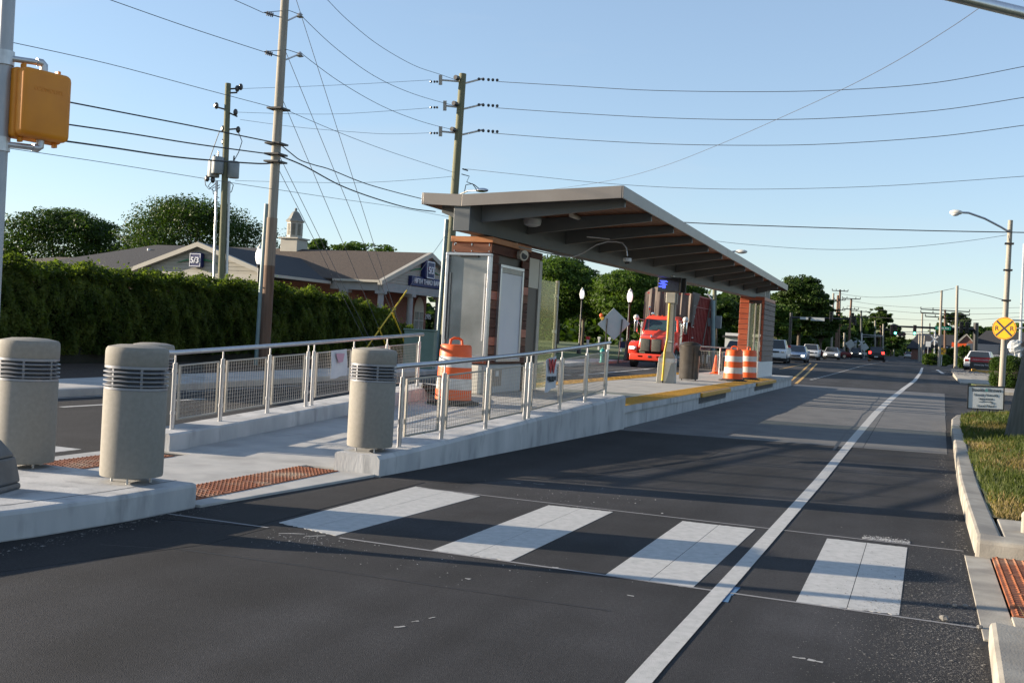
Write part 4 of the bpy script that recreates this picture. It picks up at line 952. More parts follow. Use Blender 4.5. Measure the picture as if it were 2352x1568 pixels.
def tree(label,loc,Ht,Wd,base,leafm=lf_mid,n=9000,leaf=.2,group='street and park trees',seed=1,name='tree',ncl=60,rag=1.0,trunk_r=None):
    r=np.random.default_rng(seed); loc=Vector(loc)
    t=thing(name,label,'tree',loc,0,group); tr=trunk_r or Ht*.022
    ph=r.uniform(0,6.28,4)
    # clump centres
    ch=Ht-base; C=[];Rr=[]
    ncl=int(ncl*1.7)
    for k in range(ncl):
        a=r.uniform(0,6.283); v=r.uniform(-.9,1); rad=math.sqrt(max(0,1-(abs(v)**2.2)))*(.45+.55*math.sqrt(r.uniform()))
        lob=1+.20*math.sin(3*a+ph[0])+.14*math.sin(5*a+ph[1]+v*3)+.08*math.sin(v*9+ph[2]); c=np.array([math.cos(a)*rad*Wd/2*.84*lob,math.sin(a)*rad*Wd/2*.84*lob,base+ch*.5+v*ch*.43*(1+.10*math.sin(2*a+ph[3]))]); C.append(c); Rr.append(r.uniform(.55,1.3)*Wd*.105)
    for k in range(int(ncl*.9)):
        a=r.uniform(0,6.283); v=r.uniform(-.5,1); rad=math.sqrt(max(0,1-(abs(v)**2.2)))*r.uniform(.92,1.14)*(1+.20*math.sin(3*a+ph[0])+.14*math.sin(5*a+ph[1]+v*3))
        C.append(np.array([math.cos(a)*rad*Wd/2*.9,math.sin(a)*rad*Wd/2*.9,base+ch*.5+v*ch*.5*r.uniform(.9,1.03)])); Rr.append(r.uniform(.5,1.2)*Wd*.045*rag)
    mb=MB(); mb.tube([(0,0,-.1),(.02*Ht*.3,0,base*.6),(0,.01*Ht,base+ch*.25),(0,0,base+ch*.6)],[tr*1.3,tr,tr*.75,tr*.3],8)
    for k in range(0,ncl,max(1,ncl//16)):
        c=C[k]; z0=base*.8+max(0,(c[2]-base))*.35
        mb.tube([(0,0,z0),(c[0]*.45,c[1]*.45,(z0+c[2])/2+.1),tuple(c)],[tr*.5,tr*.3,tr*.1],5)
    mb.build('trunk',barkm,t,smooth=True)
    w_=np.array(Rr)**2; w_/=w_.sum(); cnt=r.multinomial(n,w_); PP=[];NN=[]
    for c,R,m in zip(C,Rr,cnt):
        d=r.normal(size=(m,3)); d/=np.linalg.norm(d,axis=1,keepdims=True); q=R*(.55+.5*r.uniform(0,1,(m,1))**.6*rag)
        d2=d*np.array([[1.45,1.45,.6]]); PP.append(c+d2*q); NN.append(d*.8+r.normal(0,.6,(m,3))+np.array([[0,0,.5]]))
    V,Fq=leafquads(np.concatenate(PP),np.concatenate(NN),leaf)
    npmesh('crown',V,Fq,leafm,t); return t
TR=[ # px, top py, half width px, Z, base height, label, leaf mat, n, ncl, rag
(150,486,150,98,1.5,'dense round tree behind the bank roof at the far left',lf_dark,27000,110,1.1),
(455,460,150,92,3.0,'feathery open-crowned tree rising behind the front gable',lf_dark,21000,95,1.7),
(735,548,50,118,3,'small round tree top beside the white cupola',lf_mid,5000,30,1.1),
(800,556,60,120,3,'middle tree top showing over the brown bank roof',lf_mid,4500,30,1.3),
(865,554,60,125,3,'tree top over the right half of the brown bank roof',lf_mid,4500,30,1.3),
(1035,598,40,120,3,'green tree top between bank gable and near kiosk',lf_mid,3500,24,1.1),
(1285,598,98,86,2.6,'leafy tree just right of the wind screen glass',lf_mid,18000,80,1.2),
(1345,640,72,100,3,'dark tree behind, with its top left of the gap of sky',lf_dark,9000,50,1.0),
(1290,590,90,125,3,'tallest background tree above the wind screen',lf_dark,8000,50,1.0),
(1450,622,95,82,2.4,'broad bright green tree behind the white diamond sign',lf_mid,20000,90,1.25),
(1555,645,74,92,3,'tree directly behind the tarped truck load',lf_mid,9000,55,1.1),
(1650,684,62,104,3,'tree behind the red container and the teal pole',lf_dark,9000,50,1.1),
(1718,672,55,112,3,'tree left of the far kiosk planks',lf_dark,8000,46,1.1),
(1842,634,62,135,2.6,'large tall tree right of the canopy end',lf_dark,17000,95,1.2),
(1890,690,34,150,2,'lower shoulder tree right of the large tall tree',lf_dark,6000,36,1.1),
(1790,700,40,128,2,'tree peeping between far kiosk and the large tall tree',lf_mid,6000,36,1.1),
(1945,728,30,210,2,'small distant tree between the leftmost brown poles',lf_dark,4000,26,1.0),
(1985,735,26,230,2,'distant tree behind the waiting cars',lf_dark,3500,24,1.0),
(2018,704,30,255,2,'pointed distant tree left of the vanishing road',lf_dark,4500,28,1.0),
(2050,745,26,320,1,'hazy distant tree left of the vanishing road',lf_dark,2500,20,1.0),
(2092,780,30,520,1,'farthest tree at the end of the road',lf_dark,2000,16,1.0),
(2126,768,24,350,1,'distant dark tree right of the vanishing road',lf_dark,2500,20,1.0),
(2155,752,24,290,1,'distant tree under the green street sign',lf_mid,3000,22,1.0),
(2198,716,38,215,2,'tall distant tree behind the bare tall pole',lf_dark,6000,36,1.0),
(2245,748,34,260,2,'tree above the brick building gable',lf_mid,3500,24,1.0),
(2290,742,36,260,2,'tree over the roof beside the round railroad sign',lf_mid,3500,24,1.0),
(2345,738,36,255,2,'tree over the roof at the right edge',lf_mid,3500,24,1.0)]
for i,(px,py,hw,Z,base,lb,lm,n,ncl,rag) in enumerate(TR):
    top=D(px,py,Z); gz=.2+RZ(top.y)*0
    Ht=top.z-gz; Wd=2*hw*Z/F_
    tree(lb,(top.x,top.y,gz),Ht,Wd,base,lm,int(n*2.3),max(.085,Z*.00125),seed=20+i,ncl=ncl,rag=rag)
def wood(label,pts,h,n,leaf,seed):
    r=np.random.default_rng(seed); pts=np.array(pts,float); seg=len(pts)-1
    k=r.integers(0,seg,n); u=r.uniform(0,1,n); c=pts[k]+(pts[k+1]-pts[k])*u[:,None]
    s=k+u; top=h*(.62+.2*np.sin(s*7)+.12*np.sin(s*17+1)+.08*np.sin(s*39)); z=top*r.uniform(0,1,n)**.7
    P=np.stack([c[:,0]+r.normal(0,2.5,n),c[:,1]+r.normal(0,2.5,n),z],1); N=r.normal(size=(n,3))+np.array([[.2,-.6,.6]])
    V,Fq=leafquads(P,N,leaf); o=npmesh('distant_wood',V,Fq,lf_dark,kind='stuff'); return o
wood('',[(-170,150),(-110,160),(-60,170),(-34,150),(-24,180),(-20,260)],10,50000,.75,3)
wood('',[(-22,170),(-16,260),(-14,380),(-12,600),(-4,900),(12,900),(16,600),(16,420),(20,330)],10,30000,1.1,4)
wood('',[(20,330),(40,300),(90,290),(160,260)],9,20000,1.1,5)
wood('',[(-56,69),(-80,75),(-120,80)],4.0,14000,.3,6)
# clipped shrubs on the right
def shrub(label,c,sz,n,leaf,m=lf_yew,name='clipped_shrub',cat='shrub',seed=1):
    r=np.random.default_rng(seed); t=thing(name,label,cat,c)
    MB().sphere((0,0,sz[2]*.47),1,16,10,(sz[0]*.44,sz[1]*.44,sz[2]*.46)).build('twig_core',MATS['hedge_core'],t)
    d=r.normal(size=(n,3)); p=np.sign(d)*np.abs(d/np.linalg.norm(d,axis=1,keepdims=True))**.55; p*= (1+.06*np.sin(p[:,[1]]*9)+.05*np.sin(p[:,[0]]*13))
    p*=r.uniform(.88,1.03,(n,1)); P=p*np.array([[sz[0]/2,sz[1]/2,sz[2]/2]])+np.array([[0,0,sz[2]/2]])
    P=P[P[:,2]>0]; N=d[:len(P)]+r.normal(0,.5,(len(P),3)); V,Fq=leafquads(P,N,leaf); npmesh('foliage',V,Fq,m,t); return t
g=G(2352,893,.14); shrub('large boxy clipped evergreen beside the round railroad sign pole',tuple(D(2345,892,51.5)),(2.8,2.2,1.5),22000,.04,seed=3)
g=D(2213,852,96); shrub('small dark upright bush left of the parked white car',(g.x,g.y,.45),(1.0,1.0,2.0),3000,.1,seed=4)
g=D(2163,830,128); shrub('yellowish rounded bush at the foot of the slim left pole',(g.x-.6,g.y,.3),(3.0,2,1.3),2500,.14,lf_mid,seed=5)
g=D(2185,822,150); shrub('dark bush behind the slim pole by the small railroad sign',(g.x-1,g.y,.3),(3.0,2,2.2),2500,.14,lf_dark,seed=6)
g=D(1022,800,44); shrub('low dark bush between utility cabinet and near kiosk',(g.x-.5,g.y+3,.12),(2.5,2,1.3),4000,.07,lf_dark,seed=7)
# ---------------------------------------------------------------- BANK BUILDING
t=thing('bank_building','low brick bank with brown shingle roof, white cupola, columned porch and blue name sign','building',(-30,56.6,.15))
def wq(name,m,pts,off,bev=0,par=None):
    return MB().ext([Vector(p) for p in pts],off).build(name,m,par or t,world=True,bevel=bev)
E,RG=4.12,6.32; x1,x0=-29.9,-52; ya,yb,ym=56.5,69.5,63.0
wq('roof',shing_b,[(x1-.05,ya-.1,E),(x1-.05,ym,RG),(-42.5,ym,RG),(-42.5,ya-.1,E)],(0,.05,-.12)); wq('roof',shing_d,[(-42.52,ya-.1,E),(-42.52,ym,RG),(x0,ym,RG),(x0-6,ya-.1,E)],(0,.05,-.12))  # left stretch takes dark shingle: its shade is put into the colour
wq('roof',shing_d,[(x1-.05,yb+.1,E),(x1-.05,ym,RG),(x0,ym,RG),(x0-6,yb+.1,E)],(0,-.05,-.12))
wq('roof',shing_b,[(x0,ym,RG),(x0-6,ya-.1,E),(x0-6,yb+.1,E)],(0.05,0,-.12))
wq('roof',shing_b,[(-54,64,5.25),(-62,64,5.25),(-64,58.5,4.3),(-54,58.5,4.3)],(0,.05,-.12))
# gable facing the street
g_=wq('gable_wall',siding,[(x1-.35,ya+.3,E-.1),(x1-.35,yb-.3,E-.1),(x1-.35,ym,RG-.22)],(-.1,0,0))
zz=E-.05
while zz<RG-.4:
    hw=(RG-.25-zz)/(RG-E)*(yb-ym); mb=MB().bx(x1-.35,x1-.32,ym-hw+.1,ym+hw-.1,zz,zz+.17); mb.v=[(x-(.018 if z>zz+.1 else 0),y,z) for x,y,z in mb.v]
    mb.build('siding_board',siding,t,world=True); zz+=.185
for s in(-1,1):
    wq('rake_trim',trimb,[(x1,ym,RG+.02),(x1,ym+s*6.7,E-.02),(x1,ym+s*6.7,E-.28),(x1,ym,RG-.30)],(-.3,0,0))
wq('porch_beam',colgrey,[(x1-.1,ya+.15,E-.62),(x1-.1,yb-.15,E-.62),(x1-.1,yb-.15,E-.12),(x1-.1,ya+.15,E-.12)],(-.35,0,0))
wq('gutter',trimb,[(x1-.05,ya-.18,E-.14),(x1-.05,ya-.18,E),(-33.3,ya-.18,E),(-33.3,ya-.18,E-.14)],(0,.14,0))
wq('porch_beam',colgrey,[(x1-.4,ya+.1,E-.62),(x1-.4,ya+.1,E-.15),(-33.6,ya+.1,E-.15),(-33.6,ya+.1,E-.62)],(0,.3,0))
wq('porch_ceiling',cream,[(x1-.5,ya+.3,E-.2),(-33,ya+.3,E-.2),(-33,yb-.3,E-.2),(x1-.5,yb-.3,E-.2)],(0,0,-.04))
for y in(56.75,60.7,64.9,69.2):
    c=MB().cyl((x1-.28,y,.15),(x1-.28,y,E-.62),.21,.18,14).bx(x1-.55,x1-.01,y-.27,y+.27,E-.80,E-.625); c.build('column',colgrey,t,world=True,smooth=True)
c=MB().cyl((-32.6,56.75,.15),(-32.6,56.75,E-.62),.21,.18,14).bx(-32.9,-32.3,56.48,57.02,E-.80,E-.625); c.build('column',colgrey,t,world=True,smooth=True)
wl=MB().bx(-33.2,-33.0,58.2,69,.1,E-.2).bx(-52,-33.2,58.2,58.4,.1,E-.2); wl.build('wall',brickm,t,world=True)
# arched window
yw=AX(961,735,-32.98); yc_=yw.y; arc=[(yc_+.75*math.cos(a),2.55+1.0*math.sin(a)) for a in [math.pi*k/12 for k in range(13)]]
fr=MB().ext([Vector((-32.99,y,z)) for y,z in arc+[(yc_-.75,.95),(yc_+.75,.95)]],(.03,0,0)).build('arched_window',cream,t,world=True)
for s in(-1,1): MB().bx(-32.96,-32.95,yc_+s*.38-.30,yc_+s*.38+.30,1.0,2.5).build('pane',mat('pane_glass',(.25,.27,.27),.1) if 'pane_glass' not in MATS else MATS['pane_glass'],fr,world=True)
MB().bx(-32.95,-32.93,yc_-.03,yc_+.03,.95,2.55).bx(-32.95,-32.93,yc_-.72,yc_+.72,1.9,1.94).build('mullion',white,fr,world=True)
def ctext(s,size,c,m,ext=.02,off=0.0): return text('lettering',s,size,frame(c,(0,1,0),(0,0,1)),m,t,ext=ext,off=off)
nb=AX(984,717,-32.9); ctext('3995',.52,(-32.93,nb.y,2.2),letterw)
# signs on the street gable
sc_=AX(986,622,x1); sy_c,sz_c=sc_.y,sc_.z+.02
MB().bx(x1-.34,x1+.12,sy_c-.62,sy_c+.62,sz_c-.58,sz_c+.62).build('logo_sign',signblue,t,world=True,bevel=.12,seg=4)
ot=[]
for (y0,y1,z0,z1) in((-.56,.56,.50,.56),(-.56,.56,-.52,-.46),(-.56,-.50,-.46,.50),(.50,.56,-.46,.50)):
    MB().bx(x1+.12,x1+.135,sy_c+y0,sy_c+y1,sz_c+z0,sz_c+z1).build('logo_border',letterw,t,world=True)
ctext('5/3',.62,(x1+.15,sy_c,sz_c-.02),letterw,off=.015)
def swoosh(c,axis,L,m,par):
    pts=[]; n=16
    for k in range(n+1):
        u=-1+2*k/n; w2=.11*(1-u*u)+.015; pts.append((u*L,.26*(1-u*u)-.14+w2/2,w2))
    up_=[(a,b) for a,b,w2 in pts]; dn=[(a,b-w2) for a,b,w2 in reversed(pts)]
    P=[Vector(c)+Vector(axis)*a+Vector((0,0,b)) for a,b in up_+dn]; nn=Vector(axis).cross(Vector((0,0,1)))*.06
    MB().ext(P,nn).build('green_swoosh',m,par,world=True)
swoosh((x1-.31,sy_c,sz_c-.05),(0,1,0),2.15,signgreen,t)
nl=AX(984,664,x1); 
MB().bx(x1-.34,x1-.06,sy_c-2.3,sy_c+2.35,E+.22-.30,E+.22+.33).build('name_sign',signblue,t,world=True,bevel=.02)
ctext('FIFTH THIRD BANK',.47,(x1-.03,sy_c+.02,E+.24),letterw,off=.004)
# wing with gable towards the viewer
wx0,wx1,wxm,wy=-43.0,-33.6,-38.4,50.0; WE,WR=3.95,5.55
wq('roof',shing_d,[(wx1+.15,wy,WE-.02),(wxm,wy,WR),(wxm,61.5,WR),(wx1+.15,57.4,WE-.02)],(-.02,0,-.12))
wq('roof',shing_d,[(wx0-.15,wy,WE-.02),(wxm,wy,WR),(wxm,61.5,WR),(wx0-.15,57.4,WE-.02)],(.02,0,-.12))  # wing's left slope also carries shade in its dark shingle colour
zz=WE-.1
wq('gable_wall',siding,[(wx0+.25,wy+.4,WE-.05),(wx1-.25,wy+.4,WE-.05),(wxm,wy+.4,WR-.2)],(0,.1,0))
while zz<WR-.35:
    f_=(WR-.2-zz)/(WR-WE); MB().bx(wxm+(wx0-wxm)*f_+.25,wxm+(wx1-wxm)*f_-.25,wy+.36,wy+.40,zz,zz+.19).build('siding_board',siding,t,world=True); zz+=.21
for s,xe_ in((-1,wx0-.2),(1,wx1+.2)):
    wq('rake_trim',trimb,[(wxm,wy-.02,WR+.03),(xe_,wy-.02,WE-.02),(xe_,wy-.02,WE-.26),(wxm,wy-.02,WR-.24)],(0,.3,0))
wq('porch_beam',trimb,[(wx0+.1,wy+.2,WE-.45),(wx1-.1,wy+.2,WE-.45),(wx1-.1,wy+.2,WE-.1),(wx0+.1,wy+.2,WE-.1)],(0,.3,0))
wq('gutter',trimb,[(wx1+.05,wy,WE-.18),(wx1+.05,56.4,WE-.18),(wx1+.05,56.4,WE-.02),(wx1+.05,wy,WE-.02)],(.14,0,0))
for x in(wx0+.6,-38.4,wx1-.6):
    for y in(wy+.4,55.5): MB().bx(x-.17,x+.17,y-.17,y+.17,.1,WE-.45).build('porch_post',mat('post_dark',(.10,.08,.07),.7) if 'post_dark' not in MATS else MATS['post_dark'],t,world=True)
lc=AY(455,598,wy+.3); MB().bx(lc.x-.42,lc.x+.42,wy+.02,wy+.36,lc.z-.42,lc.z+.42).build('logo_sign',signblue,t,world=True,bevel=.1,seg=3)
MB().bx(lc.x-.37,lc.x+.37,wy+.005,wy+.02,lc.z+.33,lc.z+.37).bx(lc.x-.37,lc.x+.37,wy+.005,wy+.02,lc.z-.37,lc.z-.33).bx(lc.x-.37,lc.x-.33,wy+.005,wy+.02,lc.z-.33,lc.z+.33).bx(lc.x+.33,lc.x+.37,wy+.005,wy+.02,lc.z-.33,lc.z+.33).build('logo_border',letterw,t,world=True)
text('lettering','5/3',.46,frame((lc.x,wy-.0,lc.z-.02),(1,0,0),(0,0,1)),letterw,t,ext=.02,off=.012)
pts=[]; 
cc=Vector((lc.x,wy+.30,lc.z-.05)); swoosh(cc,(1,0,0),1.45,signgreen,t)
# cupola
cx,cyy=-40.4,63.0
def ocyl(name,r0,r1,z0,z1,m,n=8): return MB().lathe([(r0,z0),(r1,z1)],(cx,cyy,0),n).build(name,m,t,world=True)
MB().bx(cx-.66,cx+.66,cyy-.66,cyy+.66,5.75,6.95).build('cupola_base',trimb,t,world=True,bevel=.02)
MB().bx(cx-.78,cx+.78,cyy-.78,cyy+.78,6.955,7.06).build('cupola_cornice',trimb,t,world=True,bevel=.02)
cp_=ocyl('cupola_drum',.54,.54,7.065,8.15,trimb)
for k in range(8):
    a=math.pi*2*k/8+math.pi/8; 
    for j in range(9):
        MB().box((cx+.505*math.cos(a),cyy+.505*math.sin(a),7.28+j*.088),(.05,.24,.05),a,0,.5).build('louvre_slat',mat('louvre_dark',(.2,.19,.16),.7) if 'louvre_dark' not in MATS else MATS['louvre_dark'],cp_,world=True)
ocyl('cupola_eave',.62,.66,8.15,8.22,trimb)
MB().lathe([(.66,8.22),(.50,8.38),(.38,8.60),(.26,8.80),(.10,8.92),(.04,8.95)],(cx,cyy,0),8).build('bell_roof',mat('bell_grey',(.20,.20,.18),.6,col2=(.24,.24,.22),scale=3),t,world=True)
MB().sphere((cx,cyy,9.03),.10,10,6).build('ball_finial',MATS['bell_grey'],t,world=True,smooth=True)
for px,py,h in((320,576,.5),(342,571,.6)):
    q=AY(px,py,61.5); MB().cyl((q.x,61.5,5.4),(q.x,61.5,q.z),.11,n=10).build('vent_pipe',white,t,world=True)
# ---------------------------------------------------------------- POLES
def pole_at(name,label,top,bot,Z,r,m,cat='utility pole',group='utility poles',gz=.1,rt_=.75,world_top=None,parts=True):
    b=D(bot[0],bot[1],Z); a=D(top[0],top[1],Z)
    b=Vector((b.x,b.y,gz)) 
    t=thing(name,label,cat,b,0,group)
    lean=Vector((a.x-b.x,a.y-b.y,0)); 
    if lean.length>.6: lean=lean.normalized()*.0+lean*1
    topv=Vector((a.x-b.x,a.y-b.y,a.z-gz))
    MB().tube([(0,0,-.2),tuple(topv*.5),tuple(topv)],[r,r*(1+rt_)/2,r*rt_],14).build('shaft',m,t,smooth=True)
    return t,b,topv
pB=G(603,845,.12)
t1,b1,tv1=pole_at('utility_pole','tall weathered wooden pole in front of the hedge, topping out of the picture',(662,-130),(605,848),31.5,.158,pole_w)
def atpole(t,b,tv,py): # world point on pole at pixel row py
    best=None
    for k in range(401):
        q=b+tv*(k/400); 
        d=q-Vector((0,0,EYE)); f=d.dot(fwd); y=784-0; X=d.dot(rt)/f*F_; Y=-d.dot(up)/f*F_+784
        if best is None or abs(Y-py)<best[0]: best=(abs(Y-py),q)
    return best[1]
def insul(q,d,L,t,n=3,r=.06):
    # small strain insulator with arm from point q along d
    q=Vector(q); d=Vector(d).normalized(); mb=MB().cyl(q,q+d*L,.018,n=6)
    for k in range(n): c=q+d*(L*.55+k*.055); mb.cyl(c,c+d*.022,r,n=10)
    return mb.build('insulator',porc,t,world=True)
# brown stained lower half as a sleeve, conduit riser beside it
q0=atpole(t1,b1,tv1,835); q1=atpole(t1,b1,tv1,500)
pass
qm=atpole(t1,b1,tv1,610)
MB().tube([qm,q1],[.163,.160],14).build('stained_shaft',mat('pole_wood_tan',(.26,.19,.14),.85,col2=(.36,.28,.21),scale=3,stretch=(6,6,.3),bump=.3,bscale=30),t1,world=True,smooth=True)
MB().tube([q0+Vector((0,0,-.6)),qm],[.166,.1635],14).build('stained_base',pole_b,t1,world=True,smooth=True)
off=-rt0*.19
MB().tube([atpole(t1,b1,tv1,850)+off*1.15+Vector((0,0,-.2)),atpole(t1,b1,tv1,470)+off*.95],.075,10).build('riser_conduit',teal,t1,world=True,smooth=True)
for py in(30,120):
    q=atpole(t1,b1,tv1,py+12); e=D(606,py-1,31.2); insul(q,e-q,(e-q).length,t1,4,.07)
    a=D(689,py+4,31.8); MB().cyl(atpole(t1,b1,tv1,py+22),a,.025,n=6).build('standoff_arm',galv,t1,world=True); MB().lathe([(.04,0),(.12,.03),(.05,.08),(.09,.1),(.03,.16)],tuple(a-Vector((0,0,.1))),10).build('insulator',galv,t1,world=True); MB().tube([e,q.lerp(a,.5)+Vector((0,-.2,.12)),a],.010,5).build('jumper_cable',wirem,t1,world=True)
for py in(250,330,355,372): 
    q=atpole(t1,b1,tv1,py); MB().box(q,(.5,.5,.05)).build('cable_clamp',blackp,t1,world=True)
t2,b2,tv2=pole_at('utility_pole','green-tinted pole with grey transformers rising behind the hedge',(524,192),(500,850),46,.165,pole_g)
for px,py in((491,388),(500,380),(536,390)):
    q=D(px,py,46 if px!=500 else 45.7); MB().lathe([(.24,-.36),(.25,-.33),(.25,.30),(.22,.36),(.05,.38)],tuple(q),20).build('transformer_can',transf,t2,world=True,smooth=True)
    MB().cyl(q+Vector((0,0,.38)),q+Vector((0,0,.60)),.04,.03,8).build('bushing',porc,t2,world=True)
MB().tube([D(519,380,46),D(536,390,46)],.05,6).tube([D(519,375,46),D(495,385,46)],.05,6).build('mounting_arm',galv,t2,world=True)
for (pa,pb_) in(((523,205),(552,203)),((523,214),(545,213)),((519,252),(497,246)),((519,256),(545,268)),((518,298),(546,296))):
    MB().tube([D(*pa,46),D(*pb_,46)],.035,6).build('cross_arm',porc,t2,world=True)
for p in((545,204),(553,200),(497,243),(541,258),(547,298),(513,296),(521,244),(514,326),(476,410),(489,413)):
    MB().sphere(D(*p,46),.10,8,5,(1,1,1.5)).build('insulator',porc,t2,world=True)
MB().tube([D(498,416,46),D(491,640,46)],.055,8).tube([D(527,416,46),D(520,650,46)],.055,8).build('riser_conduit',galv,t2,world=True,smooth=True)
for pts in([(470,408),(472,425),(480,435),(497,420)],[(489,413),(478,428),(492,440),(505,430)],[(528,418),(536,425),(532,440),(524,446)],[(505,425),(488,432),(490,445),(503,455)],[(478,388),(476,405)],[(497,372),(478,378),(486,352),(505,300)],[(536,372),(548,350),(556,325),(548,305)]):
    MB().tube([D(*p,46) for p in pts],.018,5).build('jumper_cable',wirem,t2,world=True)
t3,b3,tv3=pole_at('utility_pole','grey-green pole standing behind the near kiosk and above the canopy',(1063,170),(1016,845),46,.205,pole_g,gz=.14)
off=-rt0*.26
MB().tube([atpole(t3,b3,tv3,840)+off*1.1,atpole(t3,b3,tv3,505)+off],.085,8).build('riser_conduit',teal,t3,world=True,smooth=True)
for py in(188,247,306):
    q=atpole(t3,b3,tv3,py); l=D(1012 if py!=247 else 1022,py-4,46); r_=D(1112,py-8,46)
    MB().tube([q,l],.04,6).build('standoff_arm',galv,t3,world=True); MB().tube([q+Vector((0,0,-.1)),r_],.04,6).build('standoff_arm',galv,t3,world=True)
    MB().box(l,(.14,.14,.42),.3,.3).build('cutout_switch',galv,t3,world=True); 
    for px in(1100,1110,1122,1132,1142): MB().sphere(D(px,py-6+(px-1100)*.06,46),.07,8,5).build('insulator',porc,t3,world=True)
    for px in(990,998,1004): MB().sphere(D(px,py,46),.055,8,5).build('insulator',porc,t3,world=True)
    MB().cyl(q+Vector((-.1,-.2,.1)),q+Vector((-.15,-.42,.1)),.10,n=12).build('pole_cap_insulator',porc,t3,world=True)
MB().tube([D(1062,388,46),D(1075,392,46)],.03,6).tube([D(1060,400,46),D(1078,405,46),D(1072,418,46),D(1090,425,46),D(1108,440,46)],.02,5).tube([D(1066,445,46),D(1070,425,46),D(1085,422,46),D(1095,436,46)],.02,5).build('jumper_cable',wirem,t3,world=True)
q=D(1107,437,45); t=thing('street_light','cobra-head street lamp just showing over the canopy front edge','street lamp',q,0,'cobra-head street lamps')
MB().sphere((0,0,0),.30,12,8,(1,.5,.32)).build('lamp_head',chrome,t,smooth=True); pa=atpole(t3,b3,tv3,452)-q; MB().tube([(-.2,0,-.02),tuple(pa*.5+Vector((0,0,.12))),tuple(pa)],.035,6).build('arm',galv,t)
def far_pole(label,top,bot,Z,r,m,arms=(),gz=.3,name='utility_pole',**k):
    t,b,tv=pole_at(name,label,top,bot,Z,r,m,gz=gz,group='utility poles along the street',**k)
    for (py,hw) in arms:
        q=atpole(t,b,tv,py); a=q-rt0*hw; c=q+rt0*hw; mb=MB().cyl(a,c,.07,n=6)
        for u in(-1,-.5,.5,1): mb.cyl(q+rt0*hw*u+Vector((0,0,.05)),q+rt0*hw*u+Vector((0,0,.30)),.06,n=6)
        mb.build('cross_arm',porc,t,world=True)
    return t,b,tv
t4,b4,tv4=far_pole('brown pole carrying the round yellow railroad sign and a street lamp arm',(2321,506),(2303,850),44,.125,pole_w,gz=.1)
t5=thing('utility_pole','thick dark pole leaning at the right edge beside the small taproom sign','utility pole',tuple(G(2356,1008,.22)),0,'utility poles')
MB().tube([(0,0,-.2),(.30,.1,2.0),(.75,.25,5),(1.25,.4,9.5)],[.36,.33,.29,.22],16).build('shaft',pole_dk,t5,smooth=True)
far_pole('slim bare pole, left of the pair on the right side',(2163,667),(2156.6,838),118,.16,pole_w,gz=.38)
far_pole('tall bare pole, right of the pair on the right side',(2198.8,656),(2194.6,841),112,.17,pole_w,gz=.38)
FP=[('leftmost brown pole behind the waiting cars',(1914.5,673),(1909.5,808),170,.20,pole_w,()),
('brown pole second from the left behind the waiting cars',(1924.8,678),(1920,810),165,.22,pole_b,()),
('pole with many short insulator arms behind the waiting cars',(1929.7,665),(1926,811),175,.20,pole_b,((668,1.3),(689,.9),(712,.9))),
('pole right of the mast arm signal, with brown foot',(1955.5,686),(1948,820),168,.21,pole_b,((686,1.4),(710,1.2))),
('grey pole behind the dark oncoming car',(1978,713),(1978.5,812),220,.24,pole_dk,((715,2.0),(728,1.6))),
('slim far pole left of the pointed tree',(1999.8,728),(1999.8,812),270,.24,pole_w,()),
('left one of three far poles right of the pointed tree',(2010,736),(2010,812),240,.22,pole_w,()),
('middle one of three far poles right of the pointed tree',(2022.7,748),(2021.7,812),250,.22,pole_b,((756,2),)),
('right one of three far poles right of the pointed tree',(2028.8,744),(2028,812),245,.22,pole_w,()),
('short stout pole beside the crossing white car',(1939.5,764),(1938,819),160,.18,pole_w,()),
('lone pole left of the far white car',(2053.5,777),(2052.5,821),330,.22,pole_w,()),
('pole left of the lamp pole at the rail crossing',(2111.5,765),(2111,824),180,.17,pole_w,()),
('lamp pole with a white can at the rail crossing',(2118.7,718),(2116,824),185,.18,pole_w,()),
('slim tall pole behind the rail crossing gantry',(2135.7,742),(2136,824),230,.18,pole_dk,()),
('short leaning pole near the rail crossing',(2124,771),(2121,822),200,.16,pole_w,()),
('old telegraph pole with three crossarms',(2170.8,711),(2170.5,833),140,.17,pole_b,((713,3.2),(721,3.2),(729,2.6)))]
for lb,a,b,Z,r,m,arms in FP: far_pole(lb,a,b,Z,r,m,arms)
q=D(2118,727,184.5); 
# teal / wooden pole behind truck
t6,b6,tv6=far_pole('grey pole with signal boxes and teal conduit beside the red container',(1643,590),(1637,858),64,.15,pole_g,gz=.1)
MB().tube([D(1636,855,63.6),D(1638,690,63.6)],.13,8).build('riser_conduit',teal,t6,world=True,smooth=True)
for px,py,w2,h2 in((1650,740,.35,.75),(1630,740,.18,.5)): MB().box(D(px,py,63.8),(w2,.25,h2)).build('signal_box',transf,t6,world=True,bevel=.02)
MB().tube([D(1637,690,64),D(1625,675,64)],.05,6).build('bracket_arm',galv,t6,world=True)
MB().tube([D(1643,592,64),D(1660,580,64),D(1690,577,64)],.05,8).build('lamp_arm',galv,t6,world=True)
MB().sphere(D(1703,578,64),.36,12,8,(1,.5,.35)).build('lamp_head',mat('lamp_white',(.7,.68,.62),.4) if 'lamp_white' not in MATS else MATS['lamp_white'],t6,world=True,smooth=True)
